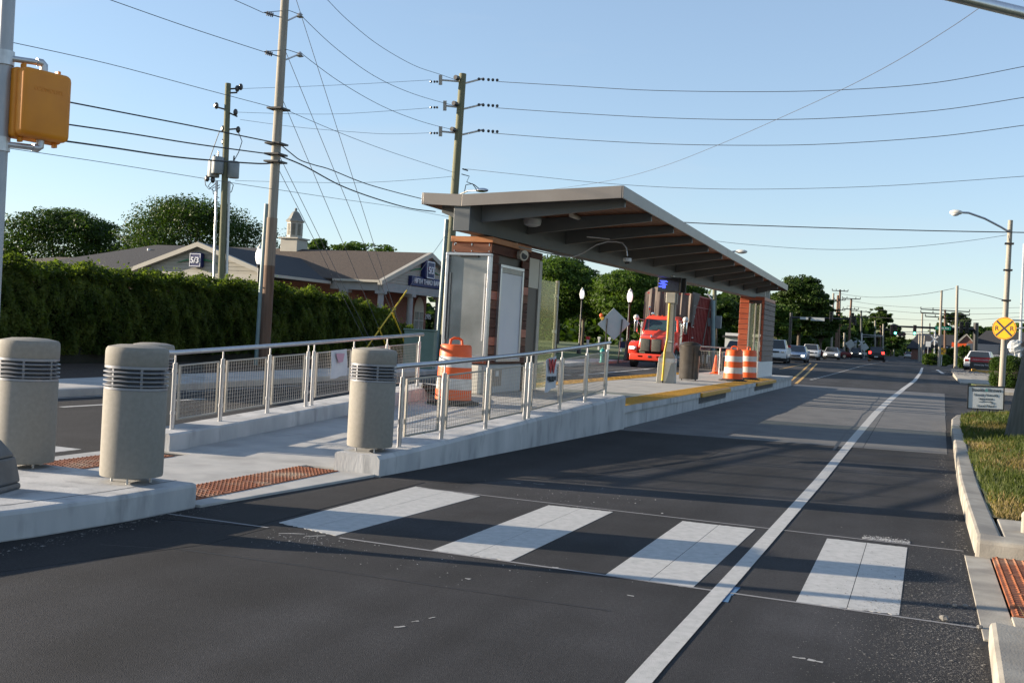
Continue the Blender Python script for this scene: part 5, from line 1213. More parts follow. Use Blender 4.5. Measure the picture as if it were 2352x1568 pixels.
# lamp arm on the railroad sign pole
MB().tube([D(2318,533,44),D(2300,522,43.9),D(2262,502,43.8),D(2225,489,43.7),D(2208,488,43.6)],.045,8).build('lamp_arm',galv,t4,world=True,smooth=True)
MB().sphere(D(2196,488,43.6),.26,14,8,(1.0,.5,.42)).build('lamp_head',MATS['lamp_white'],t4,world=True,smooth=True)
MB().sphere(D(2194,492,43.6),.16,10,6,(1,.7,.5)).build('lamp_lens',white,t4,world=True,smooth=True)
for py in(560,620,690): MB().box(atpole(t4,b4,tv4,py),(.34,.34,.06)).build('pole_band',blackp,t4,world=True)
# railroad advance sign
def rrsign(label,q,r,withR=True):
    t=thing('railroad_sign',label,'road sign',q)
    MB().cyl((0,.0,0),(0,-.02,0),r*.985,n=48).build('sign_rim',inkm,t)
    MB().cyl((0,-.02,0),(0,-.023,0),r,n=48).build('sign_edge',rrsign_m,t); MB().cyl((0,-.023,0),(0,-.0245,0),r*.955,n=48).build('border_ring',inkm,t); MB().cyl((0,-.0245,0),(0,-.026,0),r*.91,n=48).build('sign_face',rrsign_m,t)
    for s in(-1,1): MB().box((0,-.028-.001*s,0),(r*1.82,.002,r*.17),0,0,s*math.pi/4).build('cross_bar',inkm,t)
    if withR:
        for s in(-1,1): text('lettering','R',r*.58,LOC[t.name]@frame((s*r*.63,-.030,-.01),(1,0,0),(0,0,1)),inkm,t,ext=.002,off=.004)
    return t
rrsign_m=rrsign_m0=MATS['sign_yellow']
q=D(2307,754,43.6); o=rrsign('large round yellow railroad crossing sign with R R on the brown pole',q,.455); o.rotation_euler=(0,0,-.28)
q=D(2164,806,125); rrsign('small round yellow railroad sign behind the slim bare pole',q,.42,False); MB().cyl((q.x,q.y+.05,.3),(q.x,q.y+.05,q.z),.04,n=6).build('sign_post',galv,sc.objects['railroad_sign.001'],world=True)
# ---------------------------------------------------------------- WIRES
def onplane(px,py,A,B):
    v=ray(px,py); d=Vector((B[0]-A[0],B[1]-A[1])); n=Vector((-d.y,d.x)); t=(n.x*A[0]+n.y*A[1])/(n.x*v.x+n.y*v.y); return Vector((v.x*t,v.y*t,EYE+v.z*t))
def spline(P,sub=7):
    out=[]
    for i in range(len(P)-1):
        p0=P[max(i-1,0)];p1=P[i];p2=P[i+1];p3=P[min(i+2,len(P)-1)]
        for k in range(sub):
            t=k/sub; out.append(.5*((2*p1)+(p2-p0)*t+(2*p0-5*p1+4*p2-p3)*t*t+(3*p1-p0-3*p2+p3)*t**3))
    return out+[P[-1]]
P1=(b1.x,b1.y);P2=(b2.x,b2.y);P3=(b3.x,b3.y);P4=(b4.x,b4.y);P0=(b1.x-.3,-30.0)
def wire(label,A,B,pts,r=.012,m=None,extA=None,extB=None,group='overhead wires'):
    P=[onplane(x,y,A,B) for x,y in pts]
    P=spline(P)
    if extA: P=[P[0]+(P[0]-P[2]).normalized()*8]+P
    if extB is not None: P=P+([Vector(extB)] if len(extB)==4 else [P[-1]+(P[-1]-P[-3]).normalized()*8])
    P=[Vector(p[:3]) for p in P]; c=P[0]; t=MB().tube([p-c for p in P],r*.85,5).build('overhead_wire',m or wirem,None,label=label,cat='power line',group=group); t.location=c; return t
W=wire; L0=(P0[0],-14.0,11)
W('upper left wire running into the insulator at the top of the tall pole',P0,P1,[(538,0),(572,15),(605,30)],.011,extA=(P0[0],5,13.2))
W('wire from the top edge down to the second insulator of the tall pole',P0,P1,[(253,0),(430,62),(605,119)],.011,extA=(P0[0],5,8.7))
W('highest curved wire dropping from the top edge to the pole above the canopy',P1,P3,[(752,0),(800,48),(870,104),(950,150),(1010,171),(1058,188)],.011,extA=(*P1,15.2))
W('curved wire from the tall pole top to the middle insulator over the canopy',P1,P3,[(690,35),(770,110),(860,175),(950,216),(1050,245)],.011)
W('curved wire from the tall pole to the lowest insulator over the canopy',P1,P3,[(688,120),(780,188),(880,245),(970,280),(1048,300)],.011)
for i,(p,lb) in enumerate([([(1145,188),(1300,197),(1500,208),(1750,211),(1950,206),(2150,190),(2352,153)],'top wire of the three crossing the sky to the right edge'),
    ([(1138,248),(1300,259),(1500,270),(1700,275),(1900,272),(2150,254),(2352,224)],'middle wire of the three crossing the sky to the right edge'),
    ([(1130,306),(1300,319),(1500,330),(1700,334),(1900,331),(2150,314),(2352,288)],'lowest wire of the three crossing the sky to the right edge')]):
    W(lb,P3,(14,37),p,.014,extB=(14,37,12.6-i*1.6))
W('thin wire crossing the sky just above the canopy to the right edge',P3,(14,37),[(1068,388),(1200,402),(1400,422),(1600,433),(1800,434),(2050,426),(2352,405)],.010,extB=(14,37,8.3))
W('twisted cable slanting from the top right corner down behind the canopy',(2.5,13.0),(-26,52),[(2255,15),(2180,66),(2060,140),(1940,203),(1790,272),(1650,333),(1520,383),(1400,415),(1250,438)],.0055,wireg,extA=(2.9,12.4,6.2))
W('dark cable running right from behind the canopy edge across the road',P3,(16,42),[(1400,497),(1575,511),(1800,520),(2100,529),(2352,534)],.022,extB=(16,42,6.7))
W('thin sagging cable from the canopy edge to the lamp pole on the right',P3,P4,[(1500,530),(1640,553),(1760,565),(1900,573),(2050,570),(2200,556),(2312,540)],.010,wireg)
for lb,p in(('top thin wire between the two left poles and the pole above the canopy',[(553,204),(700,199),(850,192),(990,184)]),('second thin wire between the green pole and the pole above the canopy',[(545,258),(680,262),(800,261),(990,248)]),('third thin sagging wire from the green pole to the pole above the canopy',[(552,275),(680,292),(820,304),(900,308),(1000,305)]),('fourth thin low wire from the green pole to the pole above the canopy',[(540,415),(700,419),(850,419),(1000,409),(1045,404)])):
    W(lb,P2,P3,p,.009,wireg)
W('thick upper black cable from behind the orange signal to the tall pole',P0,P1,[(150,233),(300,262),(450,291),(628,327)],.022,extA=(P0[0],3,5.2))
W('thick middle black cable from behind the orange signal to the tall pole',P0,P1,[(150,285),(300,307),(450,331),(628,355)],.022,extA=(P0[0],3,4.6))
W('thick lowest black cable from behind the orange signal to the tall pole',P0,P1,[(120,320),(250,338),(400,360),(520,371),(600,376),(628,374)],.026,extA=(P0[0],3,4.2))
W('wavy black cable from the tall pole down to the canopy top edge',P1,P3,[(645,333),(668,352),(690,368),(722,379),(760,390),(850,425),(975,458),(1040,470)],.020)
W('heavy black cable from the tall pole down past the canopy corner',P1,P3,[(640,357),(700,382),(780,425),(860,455),(940,478),(1000,486)],.026)
W('thin high wire from the left edge to the tall pole',P0,P1,[(20,96),(250,147),(480,208),(628,247)],.010,wireg,extA=(P0[0],4,6.2))
W('thin wire from the tall pole down to the pole above the canopy',P1,P3,[(655,252),(780,305),(900,350),(1045,397)],.010,wireg)
W('thin low wire from the left edge passing both left poles to the canopy corner',P0,P1,[(22,341),(250,375),(500,415),(630,435)],.009,wireg,extA=(P0[0],4,3.6))
W('thin low wire between the tall pole and the canopy corner',P1,P3,[(640,436),(780,457),(900,474),(1040,500)],.009,wireg)
W('far thin wire dipping from the leftmost brown pole to the tall bare pole',(D(1914,680,170).x,D(1914,680,170).y),(D(2198,664,112).x,D(2198,664,112).y),[(1918,673),(1990,682),(2060,681),(2130,674),(2192,662)],.03)
W('far thin wire from the tall bare pole down to the lamp pole',(D(2198,664,112).x,D(2198,664,112).y),(D(2318,700,44).x,D(2318,700,44).y),[(2200,662),(2250,674),(2310,690)],.02)
for k,(p,lb) in enumerate([([(1925,684),(2000,698),(2100,706),(2240,708),(2352,706)],'far thin wire crossing above the green street sign, uppermost'),([(1945,702),(2050,714),(2150,721),(2250,721),(2352,718)],'far thin wire crossing above the green street sign, middle one'),([(1975,725),(2080,733),(2200,736),(2352,727)],'far thin wire crossing above the green street sign, lowest')]):
    W(lb,(D(1925,700,170).x,D(1925,700,170).y),(D(2400,700,150).x,D(2400,700,150).y),p,.03,wireg)
# guy wires with yellow guards
def guy(label,top,bot,gf):
    c=bot; t=thing('guy_wire',label,'guy wire',c,0,'guy wires of the roadside poles'); MB().cyl((0,0,0),top-c,.009,n=5).build('strand',wireg,t)
    if gf: 
        d=(top-c); MB().cyl(d*gf[0],d*gf[1],.028,n=8).build('yellow_guard',yellow,t,smooth=True)
gr=lambda px,Z: Vector((D(px,840,Z).x,D(px,840,Z).y,.12))
guy('guy wire from the tall pole, uppermost, bare',atpole(t1,b1,tv1,-70),gr(948,37),None)
guy('guy wire with long yellow guard, right one of the crossing pair',atpole(t1,b1,tv1,100),gr(952,37),(.0,.19))
guy('guy wire from mid tall pole with a yellow guard nearest the hedge end',atpole(t1,b1,tv1,211),gr(906,37),(.0,.16))
guy('thin guy wire from the cable clamp of the tall pole with a short yellow guard',atpole(t1,b1,tv1,342),gr(880,36),(.0,.10))
guy('thin bare guy wire from the lowest clamp of the tall pole',atpole(t1,b1,tv1,375),gr(868,36),None)
guy('guy wire from the pole above the canopy with a yellow guard leaning left',atpole(t3,b3,tv3,520),gr(818,38),(.0,.48))
# ---------------------------------------------------------------- STREET LAMPS, SIGNS, HYDRANT, CABINET
def globe_lamp(label,top,bot,Z,gz=.2,sc_=1.0):
    a=D(*top,Z); b=D(*bot,Z); b.z=gz; h=a.z-gz
    t=thing('street_lamp',label,'street lamp',(a.x,a.y,gz),0,'black park lamps with acorn globes')
    MB().lathe([(.17,0),(.17,.25),(.10,.45),(.065,.6),(.05,h-.95),(.09,h-.92),(.10,h-.86)],n=16).build('post',black,t,smooth=True)
    MB().lathe([(.09,h-.80),(.14,h-.68),(.17,h-.50),(.15,h-.34),(.10,h-.20)],n=18).build('globe',globe,t,smooth=True)
    MB().lathe([(.125,h-.20),(.10,h-.12),(.04,h-.07),(.035,h-.02),(.005,h)],n=14).build('globe_cap',MATS['lamp_white'],t,smooth=True); return t
globe_lamp('acorn-globe lamp directly left of the red truck',(1448,662),(1440,815),62)
globe_lamp('acorn-globe lamp among the trees left of the white diamond sign',(1338,660),(1330,810),76)
globe_lamp('acorn-globe lamp behind the hedge, left of the tall brown pole',(598,560),(590,800),42,.12)
# diamond sign back
q=D(1410,744,57); t=thing('diamond_sign','blank back of a large white diamond sign on two dark posts with an orange light','road sign',(q.x,q.y,.2)); hh=q.z-.2
s=.69; dm=MB().box((0,0,0),(1.22,.02,1.22)).xf(Matrix.Translation((0,0,hh))@Matrix.Rotation(R_(20),4,'Z')@Matrix.Rotation(R_(45-4),4,'Y')); dm.build('sign_plate',signback,t,bevel=.06,seg=3)
for sx in(-.34,.42): MB().tube([(sx-.06,-.06-.1*sx*0,-.1),(sx,-.06+sx*.36,hh+.28)],.04,6).build('post',black,t)
MB().sphere((-.66,-.22,hh+.42),.11,12,8,(1,.5,1)).build('warning_lamp',drumo,t,smooth=True); MB().box((-.60,-.2,hh+.28),(.2,.1,.18),0,0,.6).build('lamp_box',mat('lamp_box_yellow',(.5,.3,.03),.5),t,bevel=.02)
# hydrant
q=D(1382,846,56); t=thing('fire_hydrant','teal fire hydrant on the grass, seen through the railing mesh','fire hydrant',(q.x,q.y,.15))
MB().lathe([(.17,0),(.17,.05),(.12,.06),(.12,.55),(.15,.56),(.15,.60),(.12,.66),(.07,.73),(.03,.75),(.03,.8)],n=16).build('barrel',hydm,t,smooth=True)
for s in(-1,1): MB().cyl((0,0,.45),(s*.2,0,.45),.055,n=10).build('outlet_cap',hydm,t)
MB().cyl((0,0,.40),(0,-.2,.40),.07,n=10).build('outlet_cap',hydm,t)
# utility cabinet
q=G(975,846,.14); t=thing('utility_cabinet','pale green utility cabinet at the hedge end behind the railing','cabinet',(q.x-.2,q.y,.14),.25)
MB().box((0,0,.62),(1.0,.6,1.24)).build('body',util,t,bevel=.02); MB().box((0,0,1.27),(1.06,.66,.05)).build('lid',util,t,bevel=.01); MB().box((0,-.305,.6),(.02,.012,1.1)).build('door_gap',blackp,t)
# white info posts and small things in the park
for px,py,Z,lb in ((1374,822,95,'white park marker post, leftmost under the trees'),(1398,820,100,'white park marker post, second under the trees'),(1425,822,92,'white park marker post right of the diamond sign'),(1347,838,70,'red and white short marker post near the lawn')):
    q=D(px,py,Z); t=thing('marker_post',lb,'post',(q.x,q.y,.2),0,'marker posts in the park'); MB().box((0,0,.55),(.14,.14,1.1)).build('post_shaft',white if 'red' not in lb else drumw,t,bevel=.02); MB().box((0,0,1.16),(.26,.18,.2)).build('post_head',white if 'red' not in lb else bannerr,t,bevel=.02)
q=D(1415,812,86); t=thing('yard_sign','small dark blue yard sign on the grass behind the diamond sign','sign',(q.x+.6,q.y,.2)); MB().box((0,0,.75),(.9,.04,.5)).build('board',signblue,t); MB().box((-.35,0,.25),(.04,.04,.5)).build('stake',white,t); MB().box((.35,0,.25),(.04,.04,.5)).build('stake',white,t)
# taproom sign
q=G(2262,957,.20); t=thing('yard_sign','small framed white taproom sign with handwritten-style lettering on two black legs','sign',(1.62,25.6,.22),.10)
q=D(2264,913,24.6); z0=q.z-.22; t.location=(q.x,q.y,.22); LOC[t.name]=Matrix.Translation(t.location)@Matrix.Rotation(.10,4,'Z')
bw,bh=.74,.50
til=Matrix.Translation((0,0,z0))@Matrix.Rotation(R_(-1.5),4,'Y')
MB().box((0,0,0),(bw,.03,bh)).xf(til).build('board',signwhite,t)
MB().box((0,0,bh/2+.012),(bw+.05,.05,.026)).box((0,0,-bh/2-.012),(bw+.05,.05,.026)).box((-bw/2-.012,0,0),(.026,.05,bh)).box((bw/2+.012,0,0),(.026,.05,bh)).xf(til).build('frame',black,t)
for s in(-.15,.10): MB().cyl((s,0,-.05),(s,0,z0-bh/2),.013,n=6).build('leg',black,t)
Mt=LOC[t.name]
def stext(s_,size,x,z,m,off=0,sp=1): return text('lettering',s_,size,Mt@til@frame((x,-.019,z),(1,0,0),(0,0,1)),m,t,ext=.0015,off=off,spacing=sp)
stext('books',.115,-.165,.175,inkm,.001); stext('&',.105,.012,.175,inkg,.001); stext('brews',.115,.19,.175,inkm,.001)
stext('Family friendly',.082,0,.06,inkm,.0,1.08); stext('taproom',.082,0,-.025,inkm,.0,1.08); stext('Local food',.085,.0,-.19,inkm,.0,1.05)
ar=[(-.15,-.10),(-.05,-.085),(.05,-.088),(.14,-.105)]
MB().tube([(a,-.02,b) for a,b in ar],.005,5).tube([(.09,-.02,-.075),(.15,-.02,-.107),(.10,-.02,-.135)],.005,5).xf(til).build('arrow',inkm,t)
# mast arm far upper right, near
tA=(D(2352,30,13.5)); t=thing('signal_mast_arm','grey steel signal mast arm cutting the top right corner','traffic signal',(6.6,15.5,0))
A=D(2236,3,12.6); B=D(2352,31,13.6); dr=(B-A)
MB().tube([A-dr*3.0,A,B,B+dr*4],[.05,.068,.075,.10],14).build('arm',steel,t,world=True,smooth=True)
e=B+dr*4; MB().cyl((e.x,e.y,0),(e.x,e.y,e.z+.3),.15,.12,16).build('pole',polegrey,t,world=True,smooth=True)
# ---------------------------------------------------------------- FAR SIGNALS
def sighead(c,t,lit=None,back=False,n=3,s=1.0,m=black):
    c=Vector(c); MB().box(c,(.34*s,.26*s,1.05*s*n/3)).build('signal_head',m,t,world=True,bevel=.03)
    for k in range(n):
        z=c.z+(.33*s)*(n-1)/2-.33*s*k
        MB().cyl((c.x,c.y-.13*s,z),(c.x,c.y-.36*s,z),.14*s,n=10,cap=False).build('visor',m,t,world=True,fixn=False)
        if not back: MB().cyl((c.x,c.y-.132*s,z),(c.x,c.y-.15*s,z),.125*s,n=12).build('lens',greenlit if (lit==k) else redlens,t,world=True)
t=thing('mast_signal','black mast arm with two signs and dark signals over the oncoming lanes','traffic signal',(D(1816,794,120).x,D(1816,794,120).y,.25))
b=D(1814,794,120); tp=D(1817,718,120); MB().tube([(b.x,b.y,.2),tuple(tp)],.16,10).build('pole',black,t,world=True)
MB().tube([D(1816,729,120),D(1966,733,120)],[.12,.07],8).build('arm',black,t,world=True)
MB().box(D(1847,731,119.7),(.9,.06,.26)).build('street_sign_back',signback,t,world=True); MB().box(D(1878,733,119.7),(1.5,.06,.36)).build('street_sign_back',signback,t,world=True)
for p in((1958,729),(1963,736),(1909,727)): sighead(D(*p,119.5),t,back=True,s=1.0)
t=thing('mast_signal','black mast arm on the right with green-lit signals and a green street sign','traffic signal',(D(2242,795,128).x,D(2242,795,128).y,.4))
b=D(2241,798,128); tp=D(2242,741,128); MB().tube([(b.x,b.y,.2),tuple(tp)],.30,12).build('pole',black,t,world=True)
MB().tube([D(2052,749,128),D(2242,757,128)],[.10,.17],8).build('arm',black,t,world=True)
MB().sphere(D(2052,748,128),.26,10,6).build('arm_end',black,t,world=True)
for p,l in(((2048.5,757),None),((2057,757.5),2),((2101,758),2)): sighead(D(*p,127.5),t,lit=l,s=1.15)
for p in((2208,752),(2221,752)): sighead(D(*p,127.5),t,back=True,s=1.3)
q=D(2166,753.5,127.5); MB().box(q,(1.75,.06,.42)).build('street_sign',greensign,t,world=True); text('lettering','Hanna Ave',.30,frame((q.x,q.y-.045,q.z),(1,0,0),(0,0,1)),letterw,t,ext=.004)
t=thing('rail_crossing_signal','cantilever rail crossing signal with two round dark red lamps above the road','rail crossing signal',(D(2147,823,150).x,D(2147,823,150).y,.3))
b=D(2146.5,823,150); tp=D(2147.5,760,150); MB().tube([(b.x,b.y,.2),tuple(tp)],.11,8).build('mast',galv,t,world=True)
MB().tube([D(2147,762,150),D(2070,762,150)],.045,6).tube([D(2147,771,150),D(2070,766,150)],.045,6).build('cantilever',galv,t,world=True)
for px in(2066.5,2075.8):
    q=D(px,767.5,149.5); MB().cyl(q,q+Vector((0,-.05,0)),.30,n=16).build('backplate',black,t,world=True); MB().cyl(q+Vector((0,-.06,0)),q+Vector((0,-.10,0)),.15,n=12).build('red_lamp',redlens,t,world=True)
for px in(2141,2152):
    q=D(px,796,149.5); MB().cyl(q,q+Vector((0,-.05,0)),.32,n=16).build('backplate',black,t,world=True)
q=D(2146,779,149.5)
for s in(-1,1): MB().box(q+Vector((0,-.04-.01*s,0)),(1.25,.015,.2),0,0,s*.75).build('crossbuck_blade',white,t,world=True)
t=thing('rail_crossing_signal','left rail crossing signal with two thin gate arms behind the cars','rail crossing signal',(D(1978.5,818,190).x,D(1978.5,818,190).y,.3))
b=D(1978.5,818,190); tp=D(1979,765,190); MB().tube([(b.x,b.y,.2),tuple(tp)],.14,8).build('mast',galv,t,world=True)
MB().tube([D(1979,768,190),D(2030,771,190)],.05,6).tube([D(1979,774,190),D(2030,772,190)],.05,6).build('cantilever',galv,t,world=True)
q=D(1979,788,189.5); MB().box(q,(1.3,.02,.22),0,0,.75).box(q+Vector((0,.05,0)),(1.3,.02,.22),0,0,-.75).build('crossbuck_blade',white,t,world=True)
q=D(1981,797,189.5); MB().box(q,(1.5,.1,.5)).build('lamp_pair',blackp,t,world=True)
for px,py,Z,lb,m in ((1953,790,150,'tilted back of a grey diamond sign among the left poles',signback),(1986,797,175,'second tilted back of a sign behind the dark oncoming car',signback)):
    q=D(px,py,Z); t=thing('diamond_sign',lb,'road sign',(q.x,q.y,.3)); MB().box((0,0,q.z-.3),(1.0,.03,1.0),0,0,.9).build('sign_plate',m,t); MB().cyl((0,.05,0),(0,.05,q.z-.3),.04,n=6).build('post',galv,t)
q=D(2132,790,140); t=thing('sign_board','pale rectangular sign in front of the right rail crossing mast','road sign',(q.x,q.y,.3)); MB().box((0,0,q.z-.3),(.62,.03,.7)).build('board',signwhite,t); MB().cyl((0,.05,0),(0,.05,q.z-.4),.04,n=6).build('post',galv,t)
q=D(2173,797,140); t=thing('sign_board','small dark one-way style sign right of the small railroad sign','road sign',(q.x,q.y,.3)); MB().box((0,0,q.z-.3),(.62,.03,.4)).build('board',inkm,t); MB().box((0,-.02,q.z-.3),(.45,.01,.12)).build('white_arrow',letterw,t); MB().cyl((0,.05,0),(0,.05,q.z-.4),.04,n=6).build('post',galv,t)
q=D(1816,803,100); t=thing('stop_sign','back of a weathered octagonal stop sign beyond the far kiosk','road sign',(D(1794,800,100).x,q.y,.3)); zz=D(1794,789,100).z-.3
MB().ext([(.38*math.cos(math.pi/8+k*math.pi/4),0,zz+.38*math.sin(math.pi/8+k*math.pi/4)) for k in range(8)],(0,.02,0)).build('octagon',mat('sign_brown',(.30,.20,.16),.6),t); MB().cyl((0,.05,0),(0,.05,zz),.03,n=6).build('post',galv,t)
# bagged signal + steel mast at right edge
t=thing('steel_mast','tall thin galvanised mast with bracket at the right edge','mast',(D(2343,820,62).x,D(2343,820,62).y,.4))
b=D(2342,830,62); tp=D(2352,560,62); MB().tube([(b.x,b.y,.3),tuple(tp)],[.09,.06],8).build('mast_shaft',galv,t,world=True)
for y in(736,752): MB().tube([D(2318,y+(4 if y>740 else -1),61.8),D(2360,y,61.8)],.05,6).build('bracket',signback,t,world=True)
q=D(2316,745,61.5); MB().box(q,(.3,.2,.32)).build('bell_box',signback,t,world=True,bevel=.02)
q=D(2333,796,60.5); t=thing('bagged_signal','signal head wrapped in a crumpled white plastic bag, right edge','traffic signal',(q.x,q.y,.45))
mb=MB().sphere((0,0,q.z-.45),.42,14,9,(1,.6,.9)); mb.v=[(x*random.uniform(.85,1.2),y*random.uniform(.8,1.2),z+random.uniform(-.05,.05)) for x,y,z in mb.v]; mb.build('plastic_bag',mat('plastic_white',(.55,.57,.57),.35),t)
MB().cyl((0,.1,0),(0,.1,q.z-.5),.06,n=8).build('post',galv,t); MB().cyl((.42,-.1,q.z-.28),(.42,-.3,q.z-.28),.16,n=12).build('hood',blackp,t)
# ---------------------------------------------------------------- BUILDINGS RIGHT and others
t=thing('brick_building','low brick building with dark roof and small gable behind the parked vehicles','building',(D(2220,830,200).x,D(2220,830,200).y,.4))
Zb=200; a=D(2185,800,Zb); b=D(2250,800,Zb); ap=D(2220,768,Zb); yb0=a.y; gz=.4
def wb(name,m,pts,off,par=None): return MB().ext([Vector(p) for p in pts],off).build(name,m,par or t,world=True)
ez=D(2190,801,Zb).z
wb('gable_wall',brickm,[(a.x,yb0,gz),(b.x,yb0,gz),(b.x,yb0,ez),(ap.x,yb0,ap.z),(a.x,yb0,ez)],(0,.3,0))
wb('roof',shing_d,[(a.x-.3,yb0-.2,ez-.1),(ap.x,yb0-.2,ap.z+.1),(ap.x,yb0+12,ap.z+.1),(a.x-.3,yb0+12,ez-.1)],(0,0,-.2))
wb('roof',shing_d,[(b.x+.3,yb0-.2,ez-.1),(ap.x,yb0-.2,ap.z+.1),(ap.x,yb0+12,ap.z+.1),(b.x+.3,yb0+12,ez-.1)],(0,0,-.2))
wb('rake_trim',trimb,[(ap.x,yb0-.25,ap.z+.12),(b.x+.3,yb0-.25,ez-.08),(b.x+.3,yb0-.25,ez-.35),(ap.x,yb0-.25,ap.z-.15)],(0,.06,0))
wb('rake_trim',trimb,[(ap.x,yb0-.25,ap.z+.12),(a.x-.3,yb0-.25,ez-.08),(a.x-.3,yb0-.25,ez-.35),(ap.x,yb0-.25,ap.z-.15)],(0,.06,0))
rz_=D(2260,758,Zb+8).z
wb('roof',shing_d,[(ap.x,yb0+8,ez+.2),(ap.x+4,yb0+13,rz_),(b.x+26,yb0+13,rz_),(b.x+26,yb0+4,ez)],(0,.1,-.2))
wb('wall',brickm,[(b.x,yb0+5,gz),(b.x+26,yb0+5,gz),(b.x+26,yb0+5,ez),(b.x,yb0+5,ez)],(0,.3,0))
for px in(2286,2328):
    q=D(px,790,Zb+3); f=MB().bx(q.x-1.1,q.x+1.1,yb0+4.6,yb0+5,ez-1.3,ez+.1).build('window',white,t,world=True); MB().bx(q.x-.8,q.x+.8,yb0+4.55,yb0+4.6,ez-1.1,ez-.25).build('pane',carglass,f,world=True)
wb('wall',brickm,[(a.x-7,yb0+8,gz),(a.x,yb0+8,gz),(a.x,yb0+8,ez),(a.x-7,yb0+8,ez)],(0,.3,0))
wb('roof',shing_d,[(a.x-8,yb0+7.6,ez-.2),(a.x+1,yb0+7.6,ez-.2),(a.x+1,yb0+13,rz_-1.2),(a.x-6,yb0+13,rz_-1.2)],(0,0,-.2))
q=D(2177,782,300); t=thing('church_steeple','thin white church steeple among the trees on the right','steeple',(q.x,q.y,.4)); zt=D(2178,731,300).z-.4; zm=D(2178,770,300).z-.4
MB().box((0,0,zm/2),(1.5,1.5,zm)).build('tower',white,t); MB().lathe([(.8,zm),(.45,zm+(zt-zm)*.3),(.08,zt)],n=8).build('spire',white,t)
q=D(2203,789,150); t=thing('orange_banner','bright orange banner strip hanging above the black pickup','banner',(q.x,q.y,q.z-.4))
MB().ext([(-.95,0,-.1),(.95,0,.05),(.95,0,.5),(.2,0,.42),(-.95,0,.55)],(0,.04,0)).build('cloth',orangeflag,t)
for s in(-.9,.9): MB().cyl((s,.05,-(q.z-.4)+.4),(s,.05,.5),.03,n=6).build('pole',galv,t)
q=D(1928,797,215); t=thing('small_house','small grey-roofed house behind the left poles','house',(q.x,q.y,.3)); MB().box((0,3,1.4),(6,6,2.8)).build('wall',siding,t); MB().ext([(-3.3,-.3,2.8),(3.3,-.3,2.8),(3.3,3,4.4),(-3.3,3,4.4)],(0,.05,-.1)).build('roof',transf,t); MB().box((1.4,-.06,1.3),(1.2,.1,1.0)).build('window',white,t); MB().box((1.4,-.12,1.3),(1.0,.05,.8)).build('pane',carglass,t)
q=D(1725,812,140); t=thing('white_building','low white building behind the dark parked car','building',(q.x,q.y,.3)); MB().box((0,4,1.6),(7,8,2.0)).build('wall',white,t); MB().box((0,4,2.1),(7.6,8.6,.25)).build('roof',shing_d,t)
